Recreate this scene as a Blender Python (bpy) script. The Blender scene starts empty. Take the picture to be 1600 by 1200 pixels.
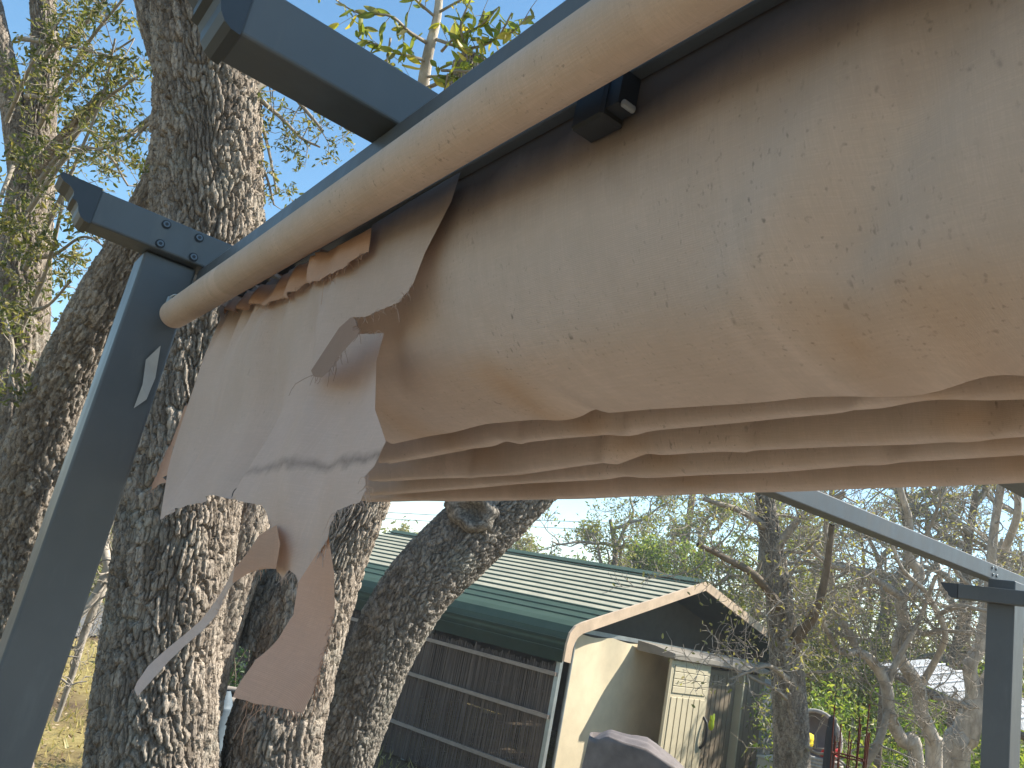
import bpy, bmesh, math, random
import numpy as np
from mathutils import Vector, Matrix
from mathutils.geometry import delaunay_2d_cdt
R = math.radians
scene = bpy.context.scene
col = scene.collection

# ------------------------------------------------------------------ camera
F = 1238.9                                    # focal length in photo pixels (1600 wide)
AX = np.array([0.77897237, 0.31161253, 0.54415042])     # world X, Y, Z in camera axes (right, down, forward)
AY = np.array([-0.59468806, 0.09191064, 0.79868551])
AZ = np.array([0.1988672, -0.9457537, 0.2569081])
EYE = np.array([0.0, 0.0, 2.55])
cam = bpy.data.cameras.new('camera'); cam_ob = bpy.data.objects.new('camera', cam); col.objects.link(cam_ob)
cam.sensor_width = 36.0; cam.lens = F / 1600 * 36; cam.clip_start = 0.02; cam.clip_end = 600
cam_ob.matrix_world = Matrix(((AX[0], -AX[1], -AX[2], EYE[0]), (AY[0], -AY[1], -AY[2], EYE[1]),
                              (AZ[0], -AZ[1], -AZ[2], EYE[2]), (0, 0, 0, 1)))
scene.camera = cam_ob

# ------------------------------------------------------------------ sky and sun
SUN_AZ, SUN_EL = 114, 47                      # azimuth from +Y towards +X
world = bpy.data.worlds.new('World'); scene.world = world; world.use_nodes = True
wn = world.node_tree.nodes; wl = world.node_tree.links
sky = wn.new('ShaderNodeTexSky'); sky.sky_type = 'NISHITA'; sky.sun_disc = False
sky.sun_elevation = R(SUN_EL); sky.sun_rotation = R(SUN_AZ); sky.air_density = 1.0; sky.dust_density = 0.2; sky.ozone_density = 1.0
wn['Background'].inputs['Strength'].default_value = 0.115
hs = wn.new('ShaderNodeHueSaturation'); hs.inputs['Saturation'].default_value = 1.15; hs.inputs['Hue'].default_value = 0.488
wl.new(sky.outputs['Color'], hs.inputs['Color']); wl.new(hs.outputs['Color'], wn['Background'].inputs['Color'])
sun = bpy.data.lights.new('sun', 'SUN'); sun.energy = 5.0; sun.angle = R(0.53); sun.color = (1.0, 0.93, 0.81)
sun_ob = bpy.data.objects.new('sun', sun); col.objects.link(sun_ob)
sdir = Vector((math.sin(R(SUN_AZ)) * math.cos(R(SUN_EL)), math.cos(R(SUN_AZ)) * math.cos(R(SUN_EL)), math.sin(R(SUN_EL))))
sun_ob.rotation_euler = sdir.to_track_quat('Z', 'Y').to_euler(); sun_ob.location = (6, -4, 12)
vs = scene.view_settings; vs.view_transform = 'Standard'; vs.look = 'None'; vs.exposure = 1.18; vs.gamma = 1.0
scene.render.engine = 'CYCLES'
scene.render.resolution_x = 1024; scene.render.resolution_y = 768

# ------------------------------------------------------------------ helpers: rays from the photo to the place
def to_world(c): return np.array([AX.dot(c), AY.dot(c), AZ.dot(c)])
def ray(x, y):
    v = to_world(np.array((x - 800.0, y - 600.0, F))); return v / np.linalg.norm(v)
def at_z(x, y, z): r = ray(x, y); return EYE + r * (z - EYE[2]) / r[2]
def at_d(x, y, d): return EYE + to_world(np.array(((x - 800) / F, (y - 600) / F, 1.0)) * d)
def at_h(x, y, h): r = ray(x, y); return EYE + r * h / math.hypot(r[0], r[1])
def at_X(x, y, X): r = ray(x, y); return EYE + r * X / r[0]
def at_Y(x, y, Y): r = ray(x, y); return EYE + r * Y / r[1]
def on_plane(q, n, c): r = ray(*q); return EYE + r * (c - n.dot(EYE)) / n.dot(r)

# ------------------------------------------------------------------ helpers: objects
def link(name, me, mat=None, parent=None, loc=None):
    o = bpy.data.objects.new(name, me); col.objects.link(o)
    if mat is not None and me is not None and not me.materials: me.materials.append(mat)
    if parent is not None: o.parent = parent
    if loc is not None: o.location = loc
    return o
def tag(o, label=None, cat=None, group=None, kind=None):
    if label: o['label'] = label
    if cat: o['category'] = cat
    if group: o['group'] = group
    if kind: o['kind'] = kind
    return o
def thing(name, label, cat, loc=(0, 0, 0), group=None):
    o = bpy.data.objects.new(name, None); col.objects.link(o); o.empty_display_size = 0.1
    o.location = loc; tag(o, label, cat, group)
    return o
def mesh_np(name, V, Q=None, T=None, smooth=True):
    """mesh from numpy arrays of quads and/or tris"""
    me = bpy.data.meshes.new(name)
    V = np.asarray(V, np.float32)
    parts = []; 
    nq = 0 if Q is None else len(Q); nt = 0 if T is None else len(T)
    loops = np.concatenate(([np.asarray(Q, np.int32).ravel()] if nq else []) + ([np.asarray(T, np.int32).ravel()] if nt else []))
    starts = np.concatenate((np.arange(nq) * 4, nq * 4 + np.arange(nt) * 3)).astype(np.int32)
    totals = np.concatenate((np.full(nq, 4), np.full(nt, 3))).astype(np.int32)
    me.vertices.add(len(V)); me.vertices.foreach_set('co', V.ravel())
    me.loops.add(len(loops)); me.loops.foreach_set('vertex_index', loops)
    me.polygons.add(nq + nt); me.polygons.foreach_set('loop_start', starts); me.polygons.foreach_set('loop_total', totals)
    me.polygons.foreach_set('use_smooth', np.full(nq + nt, smooth))
    me.update(calc_edges=True); me.validate()
    return me
def bm_mesh(name, bm, smooth=False):
    bmesh.ops.recalc_face_normals(bm, faces=bm.faces)
    me = bpy.data.meshes.new(name); bm.to_mesh(me); bm.free()
    if smooth:
        for p in me.polygons: p.use_smooth = True
    return me
def box_bm(bm, x0, x1, y0, y1, z0, z1, M=None):
    vs_ = [bm.verts.new((x, y, z)) for z in (z0, z1) for y in (y0, y1) for x in (x0, x1)]
    for f in ((0, 1, 3, 2), (4, 6, 7, 5), (0, 4, 5, 1), (2, 3, 7, 6), (0, 2, 6, 4), (1, 5, 7, 3)):
        bm.faces.new([vs_[i] for i in f])
    if M is not None: bmesh.ops.transform(bm, matrix=M, verts=vs_)
    return vs_
def box(name, x0, x1, y0, y1, z0, z1, mat, parent=None, bevel=0.0, M=None, seg=2):
    bm = bmesh.new(); box_bm(bm, x0, x1, y0, y1, z0, z1)
    if bevel: bmesh.ops.bevel(bm, geom=bm.edges[:], offset=bevel, segments=seg, affect='EDGES', profile=0.5)
    if M is not None: bmesh.ops.transform(bm, matrix=M, verts=bm.verts)
    return link(name, bm_mesh(name, bm), mat, parent)
def prism(name, pts, mat, parent, axis_pts0, M):
    pass
def extrude_poly(name, pts3, vec, mat, parent=None, bevel=0.0):
    """solid from a planar polygon swept along vec"""
    bm = bmesh.new(); a = [bm.verts.new(p) for p in pts3]; b = [bm.verts.new(Vector(p) + Vector(vec)) for p in pts3]
    bm.faces.new(a); bm.faces.new(b[::-1]); n = len(a)
    for i in range(n): bm.faces.new((a[i], a[(i + 1) % n], b[(i + 1) % n], b[i]))
    if bevel: bmesh.ops.bevel(bm, geom=bm.edges[:], offset=bevel, segments=1, affect='EDGES')
    return link(name, bm_mesh(name, bm), mat, parent)
def unit(v): return v / (np.linalg.norm(v) + 1e-12)
def catmull(P, n):
    P = np.asarray(P, float); k = len(P)
    if k == 2: t = np.linspace(0, 1, n)[:, None]; return P[0] * (1 - t) + P[1] * t
    E = np.vstack((2 * P[0] - P[1], P, 2 * P[-1] - P[-2]))
    t = np.linspace(0, k - 1 - 1e-9, n); i = t.astype(int); f = (t - i)[:, None]
    a, b, c, d = E[i], E[i + 1], E[i + 2], E[i + 3]
    return 0.5 * (2 * b + (c - a) * f + (2 * a - 5 * b + 4 * c - d) * f ** 2 + (3 * b - a - 3 * c + d) * f ** 3)
def frames(P):
    Tn = np.gradient(P, axis=0); Tn /= np.linalg.norm(Tn, axis=1)[:, None] + 1e-12
    ref = np.array((0.0, 0, 1)) if abs(Tn[0][2]) < 0.8 else np.array((1.0, 0, 0))
    N = np.zeros_like(P); n = np.cross(Tn[0], ref); n /= np.linalg.norm(n)
    for i in range(len(P)):
        n = n - Tn[i] * n.dot(Tn[i]); n /= np.linalg.norm(n) + 1e-12; N[i] = n
    return Tn, N, np.cross(Tn, N)
class Tubes:
    """many tapered tubes gathered into one mesh"""
    def __init__(s): s.V = []; s.Q = []; s.n = 0
    def add(s, P, r, sides=4):
        P = np.asarray(P, float); r = np.broadcast_to(np.asarray(r, float), (len(P),))
        _, N, B = frames(P); a = np.arange(sides) * 2 * math.pi / sides
        V = P[:, None] + r[:, None, None] * (N[:, None] * np.cos(a)[None, :, None] + B[:, None] * np.sin(a)[None, :, None])
        i = np.arange(len(P) - 1)[:, None] * sides; j = np.arange(sides)[None]; j2 = (j + 1) % sides
        q = np.stack((i + j, i + j2, i + sides + j2, i + sides + j), -1).reshape(-1, 4)
        s.V.append(V.reshape(-1, 3)); s.Q.append(q + s.n); s.n += len(P) * sides
        if sides > 4:
            for base, flip in ((0, 1), ((len(P) - 1) * sides, 0)):
                pass
    def mesh(s, name): return mesh_np(name, np.concatenate(s.V), np.concatenate(s.Q))
class Leaves:
    """many leaf shapes: two triangles folded along the midrib"""
    def __init__(s): s.P = []; s.A = []; s.L = []
    def add(s, p, axis, length): s.P.append(p); s.A.append(axis); s.L.append(length)
    def mesh(s, name, rng, ratio=0.42, fold=0.18):
        P = np.array(s.P); A = np.array(s.A); L = np.array(s.L)[:, None]
        A /= np.linalg.norm(A, axis=1)[:, None] + 1e-9
        rnd = rng.normal(size=A.shape); W = np.cross(A, rnd); W /= np.linalg.norm(W, axis=1)[:, None] + 1e-9
        Nn = np.cross(A, W)
        tip = P + A * L - Nn * L * 0.10; m1 = P + A * L * 0.30; m2 = P + A * L * 0.72; h = Nn * L * fold * 0.4; w1 = W * L * ratio * 0.46; w2 = W * L * ratio * 0.36
        V = np.stack((P, m1 + w1 + h, m2 + w2 + h * 0.6, tip, m2 - w2 + h * 0.6, m1 - w1 + h), 1).reshape(-1, 3); i = np.arange(len(P))[:, None] * 6
        Q = np.concatenate((i + np.array((0, 3, 2, 1)), i + np.array((0, 5, 4, 3))))
        return mesh_np(name, V, Q, None, smooth=False)

# ------------------------------------------------------------------ helpers: materials
class NT:
    def __init__(s, name):
        s.m = bpy.data.materials.new(name); s.m.use_nodes = True; s.t = s.m.node_tree; s.b = s.t.nodes['Principled BSDF']; s.out = s.t.nodes['Material Output']
        s.co = None
    def n(s, typ, **kw):
        nd = s.t.nodes.new(typ)
        for k, v in kw.items():
            if k in nd.inputs.keys() if not hasattr(nd, k) else False: nd.inputs[k].default_value = v
            else: setattr(nd, k, v)
        return nd
    def l(s, a, b): s.t.links.new(a, b)
    def coord(s, kind='Object', scale=(1, 1, 1)):
        tc = s.n('ShaderNodeTexCoord'); mp = s.n('ShaderNodeMapping'); mp.inputs['Scale'].default_value = scale
        s.l(tc.outputs[kind], mp.inputs['Vector']); return mp.outputs['Vector']
    def noise(s, vec, scale, detail=4, rough=0.55, dist=0.0):
        nd = s.n('ShaderNodeTexNoise'); nd.inputs['Scale'].default_value = scale; nd.inputs['Detail'].default_value = detail
        nd.inputs['Roughness'].default_value = rough; nd.inputs['Distortion'].default_value = dist
        s.l(vec, nd.inputs['Vector']); return nd.outputs['Fac']
    def ramp(s, fac, stops):
        nd = s.n('ShaderNodeValToRGB'); e = nd.color_ramp.elements
        while len(e) < len(stops): e.new(0.5)
        for i, (p, c) in enumerate(stops):
            e[i].position = p; e[i].color = (*c, 1) if not isinstance(c, (int, float)) else (c, c, c, 1)
        s.l(fac, nd.inputs['Fac']); return nd.outputs['Color']
    def mix(s, fac, a, b, typ='MIX'):
        nd = s.n('ShaderNodeMix', data_type='RGBA', blend_type=typ)
        for sock, v in ((nd.inputs[0], fac), (nd.inputs[6], a), (nd.inputs[7], b)):
            if hasattr(v, 'node'): s.l(v, sock)
            elif isinstance(v, (int, float)): sock.default_value = v if sock == nd.inputs[0] else (v, v, v, 1)
            else: sock.default_value = (*v, 1)
        return nd.outputs[2]
    def math(s, op, a, b=0.0):
        nd = s.n('ShaderNodeMath', operation=op)
        for sock, v in ((nd.inputs[0], a), (nd.inputs[1], b)):
            if hasattr(v, 'node'): s.l(v, sock)
            else: sock.default_value = v
        return nd.outputs[0]
    def bump(s, h, strength=0.3, dist=0.01):
        nd = s.n('ShaderNodeBump'); nd.inputs['Strength'].default_value = strength; nd.inputs['Distance'].default_value = dist
        s.l(h, nd.inputs['Height']); s.l(nd.outputs['Normal'], s.b.inputs['Normal']); return nd.outputs['Normal']
    def base(s, c):
        if hasattr(c, 'node'): s.l(c, s.b.inputs['Base Color'])
        else: s.b.inputs['Base Color'].default_value = (*c, 1)
    def rough(s, r, spec=0.3):
        s.b.inputs['Specular IOR Level'].default_value = spec
        if hasattr(r, 'node'): s.l(r, s.b.inputs['Roughness'])
        else: s.b.inputs['Roughness'].default_value = r
    def translucent(s, color, fac, normal=None):
        tr = s.n('ShaderNodeBsdfTranslucent'); mx = s.n('ShaderNodeMixShader'); mx.inputs[0].default_value = fac
        if hasattr(color, 'node'): s.l(color, tr.inputs['Color'])
        else: tr.inputs['Color'].default_value = (*color, 1)
        s.l(s.b.outputs[0], mx.inputs[1]); s.l(tr.outputs[0], mx.inputs[2]); s.l(mx.outputs[0], s.out.inputs['Surface'])
def simple(name, c, rough=0.6, spec=0.3, var=0.25, scale=6.0, bump=0.0, metallic=0.0, stretch=(1, 1, 1)):
    m = NT(name); v = m.coord('Object', stretch); f = m.noise(v, scale, 5, 0.6)
    m.base(m.ramp(f, [(0.25, tuple(x * (1 - var) for x in c)), (0.75, tuple(min(1, x * (1 + var)) for x in c))]))
    m.rough(rough, spec); m.b.inputs['Metallic'].default_value = metallic
    if bump: m.bump(m.noise(v, scale * 6, 4), bump, 0.004)
    return m.m

def metal_mat():
    m = NT('slate_powder_coat'); v = m.coord('Object'); f = m.noise(v, 3.0, 6, 0.65); g = m.noise(v, 420, 2)
    d = m.noise(m.coord('Object', (1, 1, 0.25)), 14, 6, 0.7)
    c = m.ramp(f, [(0.3, (0.070, 0.078, 0.083)), (0.7, (0.092, 0.101, 0.106))])
    c = m.mix(m.ramp(d, [(0.56, 0.0), (0.75, 0.35)]), c, (0.16, 0.165, 0.16))
    m.base(c); m.rough(m.ramp(d, [(0.3, 0.36), (0.7, 0.55)]), 0.45); m.bump(g, 0.06, 0.001); return m.m
def cloth_mat(name, tint, stain=1.0, spots=(), smear=None, tube_shade=0.0, tr=0.2):
    m = NT(name); v = m.coord('Object')
    sep = m.n('ShaderNodeSeparateXYZ'); m.l(v, sep.inputs[0]); oy, oz = sep.outputs['Y'], sep.outputs['Z']
    w1 = m.n('ShaderNodeTexWave', wave_type='BANDS', bands_direction='Y'); w1.inputs['Scale'].default_value = 190; w1.inputs['Distortion'].default_value = 0.8
    w2 = m.n('ShaderNodeTexWave', wave_type='BANDS', bands_direction='Z'); w2.inputs['Scale'].default_value = 190; w2.inputs['Distortion'].default_value = 0.8
    m.l(v, w1.inputs['Vector']); m.l(v, w2.inputs['Vector'])
    weave = m.math('ADD', w1.outputs['Fac'], w2.outputs['Fac'])
    big = m.noise(v, 3.2, 5, 0.6); mid = m.noise(m.coord('Object', (1, 1.6, 0.6)), 22, 8, 0.72)
    c = m.mix(m.ramp(big, [(0.35, 0.0), (0.65, 1.0)]), tuple(x * y for x, y in zip(tint, (0.93, 0.91, 0.88))), tuple(x * 1.05 for x in tint))
    c = m.mix(m.ramp(mid, [(0.45, 0.0), (0.75, 0.40 * stain)]), c, tuple(x * y for x, y in zip(tint, (0.72, 0.74, 0.70))))
    th = m.noise(m.coord('Object', (6, 6, 160)), 5, 3, 0.6); tv = m.noise(m.coord('Object', (6, 160, 6)), 5, 3, 0.6)     # slubs in the yarn
    c = m.mix(m.ramp(m.math('ADD', th, tv), [(0.85, 0.0), (1.25, 0.25)]), c, tuple(x * 0.72 for x in tint))
    patch = m.noise(v, 7, 3)                                                                                               # mildew specks in patches
    for sc, lo, hi, amt in ((170, 0.63, 0.74, 0.42), (85, 0.68, 0.80, 0.55)):
        sp = m.noise(m.coord('Object', (1, 1.15, 0.75)), sc, 2, 0.5)
        c = m.mix(m.math('MULTIPLY', m.math('MULTIPLY', m.ramp(sp, [(lo, 0.0), (hi, 1.0)]), m.ramp(patch, [(0.40, 0.0), (0.62, 1.0)])), amt * stain), c, (0.12, 0.11, 0.095))
    st = m.noise(m.coord('Object', (1, 13, 0.7)), 1.5, 2, 0.4)                                                            # rain streaks washed paler
    c = m.mix(m.ramp(st, [(0.60, 0.0), (0.70, 0.30 * stain)]), c, tuple(min(1, x * 1.22) for x in tint))
    for (py, pz, rad, amt) in spots:                                                                                       # rusty water stains
        d = m.math('POWER', m.math('ADD', m.math('POWER', m.math('SUBTRACT', oy, py), 2.0), m.math('POWER', m.math('MULTIPLY', m.math('SUBTRACT', oz, pz), 1.5), 2.0)), 0.5)
        d = m.math('ADD', d, m.math('MULTIPLY', m.math('SUBTRACT', big, 0.5), rad * 0.9))
        c = m.mix(m.ramp(m.math('DIVIDE', d, rad), [(0.0, amt), (1.0, 0.0)]), c, (0.46, 0.25, 0.085))
    if smear:                                                                                                              # dark rubbed smear along a slanting line
        y0, z0, y1, z1 = smear; k = (z1 - z0) / (y1 - y0)
        d = m.math('SUBTRACT', oz, m.math('ADD', m.math('MULTIPLY', oy, k), z0 - k * y0)); d = m.math('ADD', d, m.math('MULTIPLY', m.math('SUBTRACT', m.noise(v, 25, 4), 0.5), 0.022))
        a = m.ramp(m.math('ABSOLUTE', d), [(0.0, 0.55), (0.011, 0.0)]); e = m.ramp(m.math('DIVIDE', m.math('SUBTRACT', oy, min(y0, y1)), abs(y1 - y0)), [(0.0, 1.0), (0.55, 0.75), (1.0, 0.0)])
        c = m.mix(m.math('MULTIPLY', m.math('MULTIPLY', a, e), m.ramp(m.noise(v, 90, 4, 0.7), [(0.3, 0.5), (0.6, 1.0)])), c, (0.06, 0.058, 0.055))
    if tube_shade:                                                                                                              # shade under the tube painted into the cloth colour
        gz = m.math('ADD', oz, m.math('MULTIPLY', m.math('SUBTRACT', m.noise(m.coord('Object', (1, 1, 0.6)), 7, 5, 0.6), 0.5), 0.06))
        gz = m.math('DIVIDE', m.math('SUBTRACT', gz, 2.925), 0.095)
        c = m.mix(m.ramp(gz, [(0.0, 0.0), (0.35, tube_shade * 0.22), (1.0, tube_shade)]), c, (0.075, 0.064, 0.060))
    m.base(c); m.rough(0.9, 0.1); m.bump(m.math('ADD', weave, m.math('MULTIPLY', mid, 2.0)), 0.16, 0.0008)
    m.translucent(m.mix(1.0, c, (0.98, 0.62, 0.37), 'MULTIPLY'), tr); return m.m
def bark_mat(name, dark, light, lichen=0.25):
    m = NT(name); v = m.coord('Object')
    at = m.n('ShaderNodeAttribute', attribute_name='plate')
    f = m.noise(v, 38, 8, 0.75); g = m.noise(v, 5.0, 4)
    tone = m.math('ADD', m.math('MULTIPLY', at.outputs['Fac'], 0.45), m.math('MULTIPLY', f, 0.55))
    c = m.ramp(tone, [(0.25, dark), (0.70, light)])
    c = m.mix(m.ramp(m.math('ADD', m.math('MULTIPLY', g, 0.6), m.math('MULTIPLY', f, 0.4)), [(0.52, 0.0), (0.62, lichen)]), c, (0.36, 0.37, 0.32))
    # thin splits in the plates, drawn out along the grain
    ds = m.n('ShaderNodeVectorMath', operation='ADD'); ns = m.n('ShaderNodeTexNoise'); ns.inputs['Scale'].default_value = 22; ns.inputs['Detail'].default_value = 5
    sc = m.n('ShaderNodeVectorMath', operation='SCALE'); sc.inputs['Scale'].default_value = 0.045
    m.l(v, ns.inputs['Vector']); m.l(ns.outputs['Color'], sc.inputs[0]); m.l(v, ds.inputs[0]); m.l(sc.outputs[0], ds.inputs[1])
    mp = m.n('ShaderNodeMapping'); mp.inputs['Scale'].default_value = (1, 1, 0.30); m.l(ds.outputs[0], mp.inputs['Vector'])
    vo = m.n('ShaderNodeTexVoronoi', feature='DISTANCE_TO_EDGE'); vo.inputs['Scale'].default_value = 46; m.l(mp.outputs[0], vo.inputs['Vector'])
    cr = m.ramp(vo.outputs['Distance'], [(0.0, 0.0), (0.13, 1.0)])
    c = m.mix(m.ramp(vo.outputs['Distance'], [(0.0, 0.55), (0.08, 0.0)]), c, tuple(x * 0.45 for x in dark))
    m.base(c); m.rough(0.95, 0.08)
    m.bump(m.math('ADD', m.math('MULTIPLY', cr, 0.8), m.math('ADD', m.noise(v, 110, 6, 0.75), m.math('MULTIPLY', f, 0.8))), 0.75, 0.007); return m.m
def leaf_mat(name, a, b, c=None, tr=0.45):
    m = NT(name); g = m.n('ShaderNodeNewGeometry')
    stops = [(0.0, a), (0.6, b)] + ([(0.93, c)] if c else [])
    k = m.ramp(g.outputs['Random Per Island'], stops); m.base(k); m.rough(0.45, 0.4)
    m.translucent(m.mix(1.0, k, (1.5, 1.55, 0.7), 'MULTIPLY'), tr); return m.m

M = dict(
    metal=metal_mat(),
    cap=simple('dark_cap_plastic', (0.035, 0.042, 0.05), 0.5, 0.4, 0.15),
    bolt=simple('bolt_steel', (0.10, 0.115, 0.13), 0.35, 0.5, 0.1, metallic=0.5),
    black=simple('black_plastic', (0.018, 0.02, 0.024), 0.55, 0.4, 0.2),
    cloth=cloth_mat('sun_faded_canvas', (0.61, 0.50, 0.435), 0.9, spots=[(0.80, 2.795, 0.06, 0.32), (0.345, 2.80, 0.05, 0.34), (0.27, 2.80, 0.06, 0.22), (1.15, 2.79, 0.07, 0.25)], tube_shade=0.92),
    cloth_tube=cloth_mat('rolled_canvas', (0.60, 0.465, 0.37), 1.0, tr=0.1),
    cloth_panel=cloth_mat('torn_canvas', (0.60, 0.49, 0.425), 0.35, smear=(*at_X(575, 729, 0.40)[1:], *at_X(365, 750, 0.40)[1:]), tube_shade=0.7),
    cloth_in=cloth_mat('canvas_reverse', (0.58, 0.38, 0.28), 0.3),
    oak=bark_mat('oak_bark', (0.14, 0.115, 0.094), (0.43, 0.365, 0.30), 0.3),
    oakdark=bark_mat('grey_oak_bark', (0.11, 0.098, 0.085), (0.37, 0.33, 0.28), 0.4),
    twig=simple('grey_twig', (0.30, 0.265, 0.22), 0.9, 0.1, 0.35, 20),
    pale=simple('pale_smooth_bark', (0.40, 0.355, 0.30), 0.9, 0.12, 0.5, 16, 0.9, stretch=(1, 1, 0.5)),
    brown=simple('brown_shrub_bark', (0.17, 0.14, 0.11), 0.9, 0.1, 0.35, 12, 0.4),
    leaf_oak=leaf_mat('live_oak_leaf', (0.07, 0.085, 0.032), (0.17, 0.175, 0.07), (0.30, 0.25, 0.10)),
    leaf_near=leaf_mat('young_oak_leaf', (0.10, 0.13, 0.035), (0.20, 0.22, 0.05), (0.36, 0.28, 0.07), 0.55),
    leaf_far=leaf_mat('distant_leaf', (0.10, 0.12, 0.04), (0.22, 0.24, 0.08), (0.32, 0.29, 0.11)),
    leaf_olive=leaf_mat('olive_leaf', (0.16, 0.16, 0.07), (0.28, 0.26, 0.12), (0.36, 0.30, 0.15)),
    leaf_green=leaf_mat('fresh_green_leaf', (0.07, 0.12, 0.025), (0.19, 0.26, 0.06), (0.32, 0.34, 0.09)),
    leaf_dark=leaf_mat('dark_shrub_leaf', (0.02, 0.045, 0.014), (0.05, 0.09, 0.028), None, 0.3),
)
rng = np.random.default_rng(7)
random.seed(7)

# ------------------------------------------------------------------ the ground, road, deck
def ground_mat():
    m = NT('dry_grass_and_leaf_litter'); v = m.coord('Object')
    a = m.noise(v, 0.22, 5, 0.6); b = m.noise(v, 7, 8, 0.75); c = m.noise(v, 60, 5, 0.7)
    grass = m.ramp(b, [(0.28, (0.20, 0.15, 0.06)), (0.5, (0.36, 0.285, 0.11)), (0.75, (0.50, 0.42, 0.20))])
    lit = m.ramp(c, [(0.35, (0.06, 0.042, 0.028)), (0.55, (0.17, 0.12, 0.075)), (0.72, (0.30, 0.23, 0.15))])
    m.base(m.mix(m.ramp(a, [(0.42, 0.0), (0.56, 1.0)]), grass, lit)); m.rough(0.95, 0.1)
    m.bump(m.math('ADD', b, c), 0.8, 0.05); return m.m
N = 60
gx, gy = np.meshgrid(np.linspace(-1, 1, N), np.linspace(-1, 1, N)); gx = np.sign(gx) * np.abs(gx) ** 2 * 260; gy = np.sign(gy) * np.abs(gy) ** 2 * 260
gz = 0.04 * np.sin(gx * 0.9) * np.cos(gy * 0.7) + np.where(np.hypot(gx, gy) > 60, (np.hypot(gx, gy) - 60) * 0.012, 0)
i = (np.arange(N - 1)[:, None] * N + np.arange(N - 1)[None]).ravel()
tag(link('ground', mesh_np('ground', np.stack((gx, gy, gz), -1).reshape(-1, 3), np.stack((i, i + 1, i + N + 1, i + N), 1)), ground_mat()), kind='structure')
# street crossing beyond the yard, raised a little so that it reads over the grass
ra, rb = at_z(150, 972, 0.0), at_z(420, 966, 0.0); rd = (rb - ra) / np.linalg.norm(rb - ra); rp = np.array((-rd[1], rd[0], 0))
rc = [ra - rd * 60 - rp * 1.5, ra + rd * 90 - rp * 1.5, ra + rd * 90 + rp * 2.2, ra - rd * 60 + rp * 2.2]
bm = bmesh.new(); bm.faces.new([bm.verts.new((p[0], p[1], 0.06)) for p in rc]); bmesh.ops.subdivide_edges(bm, edges=bm.edges[:], cuts=8, use_grid_fill=True)
tag(link('road', bm_mesh('road', bm), simple('weathered_asphalt', (0.13, 0.13, 0.13), 0.9, 0.2, 0.2, 3, 0.4)), kind='structure')
# raised deck under the pergola
deck = tag(box('deck', -1.6, 5.4, -3.2, 2.35, 0.0, 0.92, simple('deck_frame_wood', (0.16, 0.12, 0.085), 0.85, 0.2, 0.3)), kind='structure')
wood = simple('deck_plank_wood', (0.30, 0.265, 0.225), 0.8, 0.2, 0.25, 5, 0.3, stretch=(0.3, 4, 4))
pm = None; y = -3.2; k = 0
while y < 2.3:
    if pm is None:
        o = box('plank', -1.62, 5.42, 0, 0.138, 0.924, 0.952, wood, deck, 0.003); pm = o.data; o.location.y = y
    else: o = link('plank', pm, None, deck, (0, y, 0))
    o.location.z = random.uniform(-0.0015, 0.0015); y += 0.144

# ------------------------------------------------------------------ pergola
perg = thing('pergola', 'slate grey metal pergola with scalloped beam ends standing over the deck', 'pergola', (0, 0, 0))
MB = M['metal']
def post(x0, x1, y0, y1, zt):
    p = box('post', x0, x1, y0, y1, 0.955, zt, MB, perg, 0.006, seg=3)
    box('post_foot', x0 - 0.03, x1 + 0.03, y0 - 0.03, y1 + 0.03, 0.953, 0.968, MB, p, 0.002)
    return p
post(0.242, 0.362, 1.946, 2.066, 3.148)
post(4.50, 4.625, 1.79, 1.92, 3.148)
post(0.242, 0.362, -1.98, -1.86, 3.148)
post(4.50, 4.625, -1.98, -1.86, 3.148)
cap_prof = [(0.034, 3.2345), (0.030, 3.226), (0.040, 3.217), (0.056, 3.211), (0.066, 3.203), (0.0685, 3.194), (0.067, 3.187), (0.077, 3.184),
            (0.083, 3.176), (0.0865, 3.165), (0.094, 3.155), (0.104, 3.149), (0.116, 3.1475), (0.116, 3.2345)]
def rafter(y0, dx, xe=4.95):
    r = box('rafter', 0.114 + dx, xe, y0, y0 + 0.085, 3.151, 3.2315, MB, perg, 0.005, seg=3)
    e = extrude_poly('end_cap', [(a + dx, y0 - 0.003, b) for a, b in cap_prof], (0, 0.091, 0), M['cap'], r)
    e2 = extrude_poly('end_cap', [(xe + 0.114 - a, y0 - 0.003, b) for a, b in cap_prof], (0, 0.091, 0), M['cap'], r)
    return r
r1 = rafter(1.916, 0.0)
for yy, dx in ((0.953, 0.022), (-0.005, 0.0), (-0.96, 0.0), (-1.93, 0.0)): rafter(yy, dx)
# bolts with hex sockets on the corner rafter
def cyl_bm(bm, r, d, seg=20, M4=None):
    ret = bmesh.ops.create_cone(bm, cap_ends=True, segments=seg, radius1=r, radius2=r, depth=d)
    if M4 is not None: bmesh.ops.transform(bm, matrix=M4, verts=ret['verts'])
    return ret['verts']
bm = bmesh.new(); cyl_bm(bm, 0.0075, 0.004, 24); bmesh.ops.bevel(bm, geom=[e for e in bm.edges if len(e.link_faces) == 2 and any(len(f.verts) > 4 for f in e.link_faces)], offset=0.0007, segments=1, affect='EDGES'); bolt_me = bm_mesh('bolt', bm)
bm = bmesh.new(); cyl_bm(bm, 0.0042, 0.0012, 6); sock_me = bm_mesh('socket', bm)
bm = bmesh.new(); cyl_bm(bm, 0.0108, 0.0015, 24); wash_me = bm_mesh('washer', bm)
for q in ((260, 351), (311, 372), (250, 381), (302, 402)):
    p = at_Y(q[0], q[1], 1.916)
    b = link('bolt', bolt_me, M['bolt'], perg, (p[0], 1.9125, p[2])); b.rotation_euler.x = R(90)
    link('washer', wash_me, M['black'], b, (0, 0, -0.0028)); link('socket', sock_me, M['black'], b, (0, 0, 0.0018))
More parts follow.
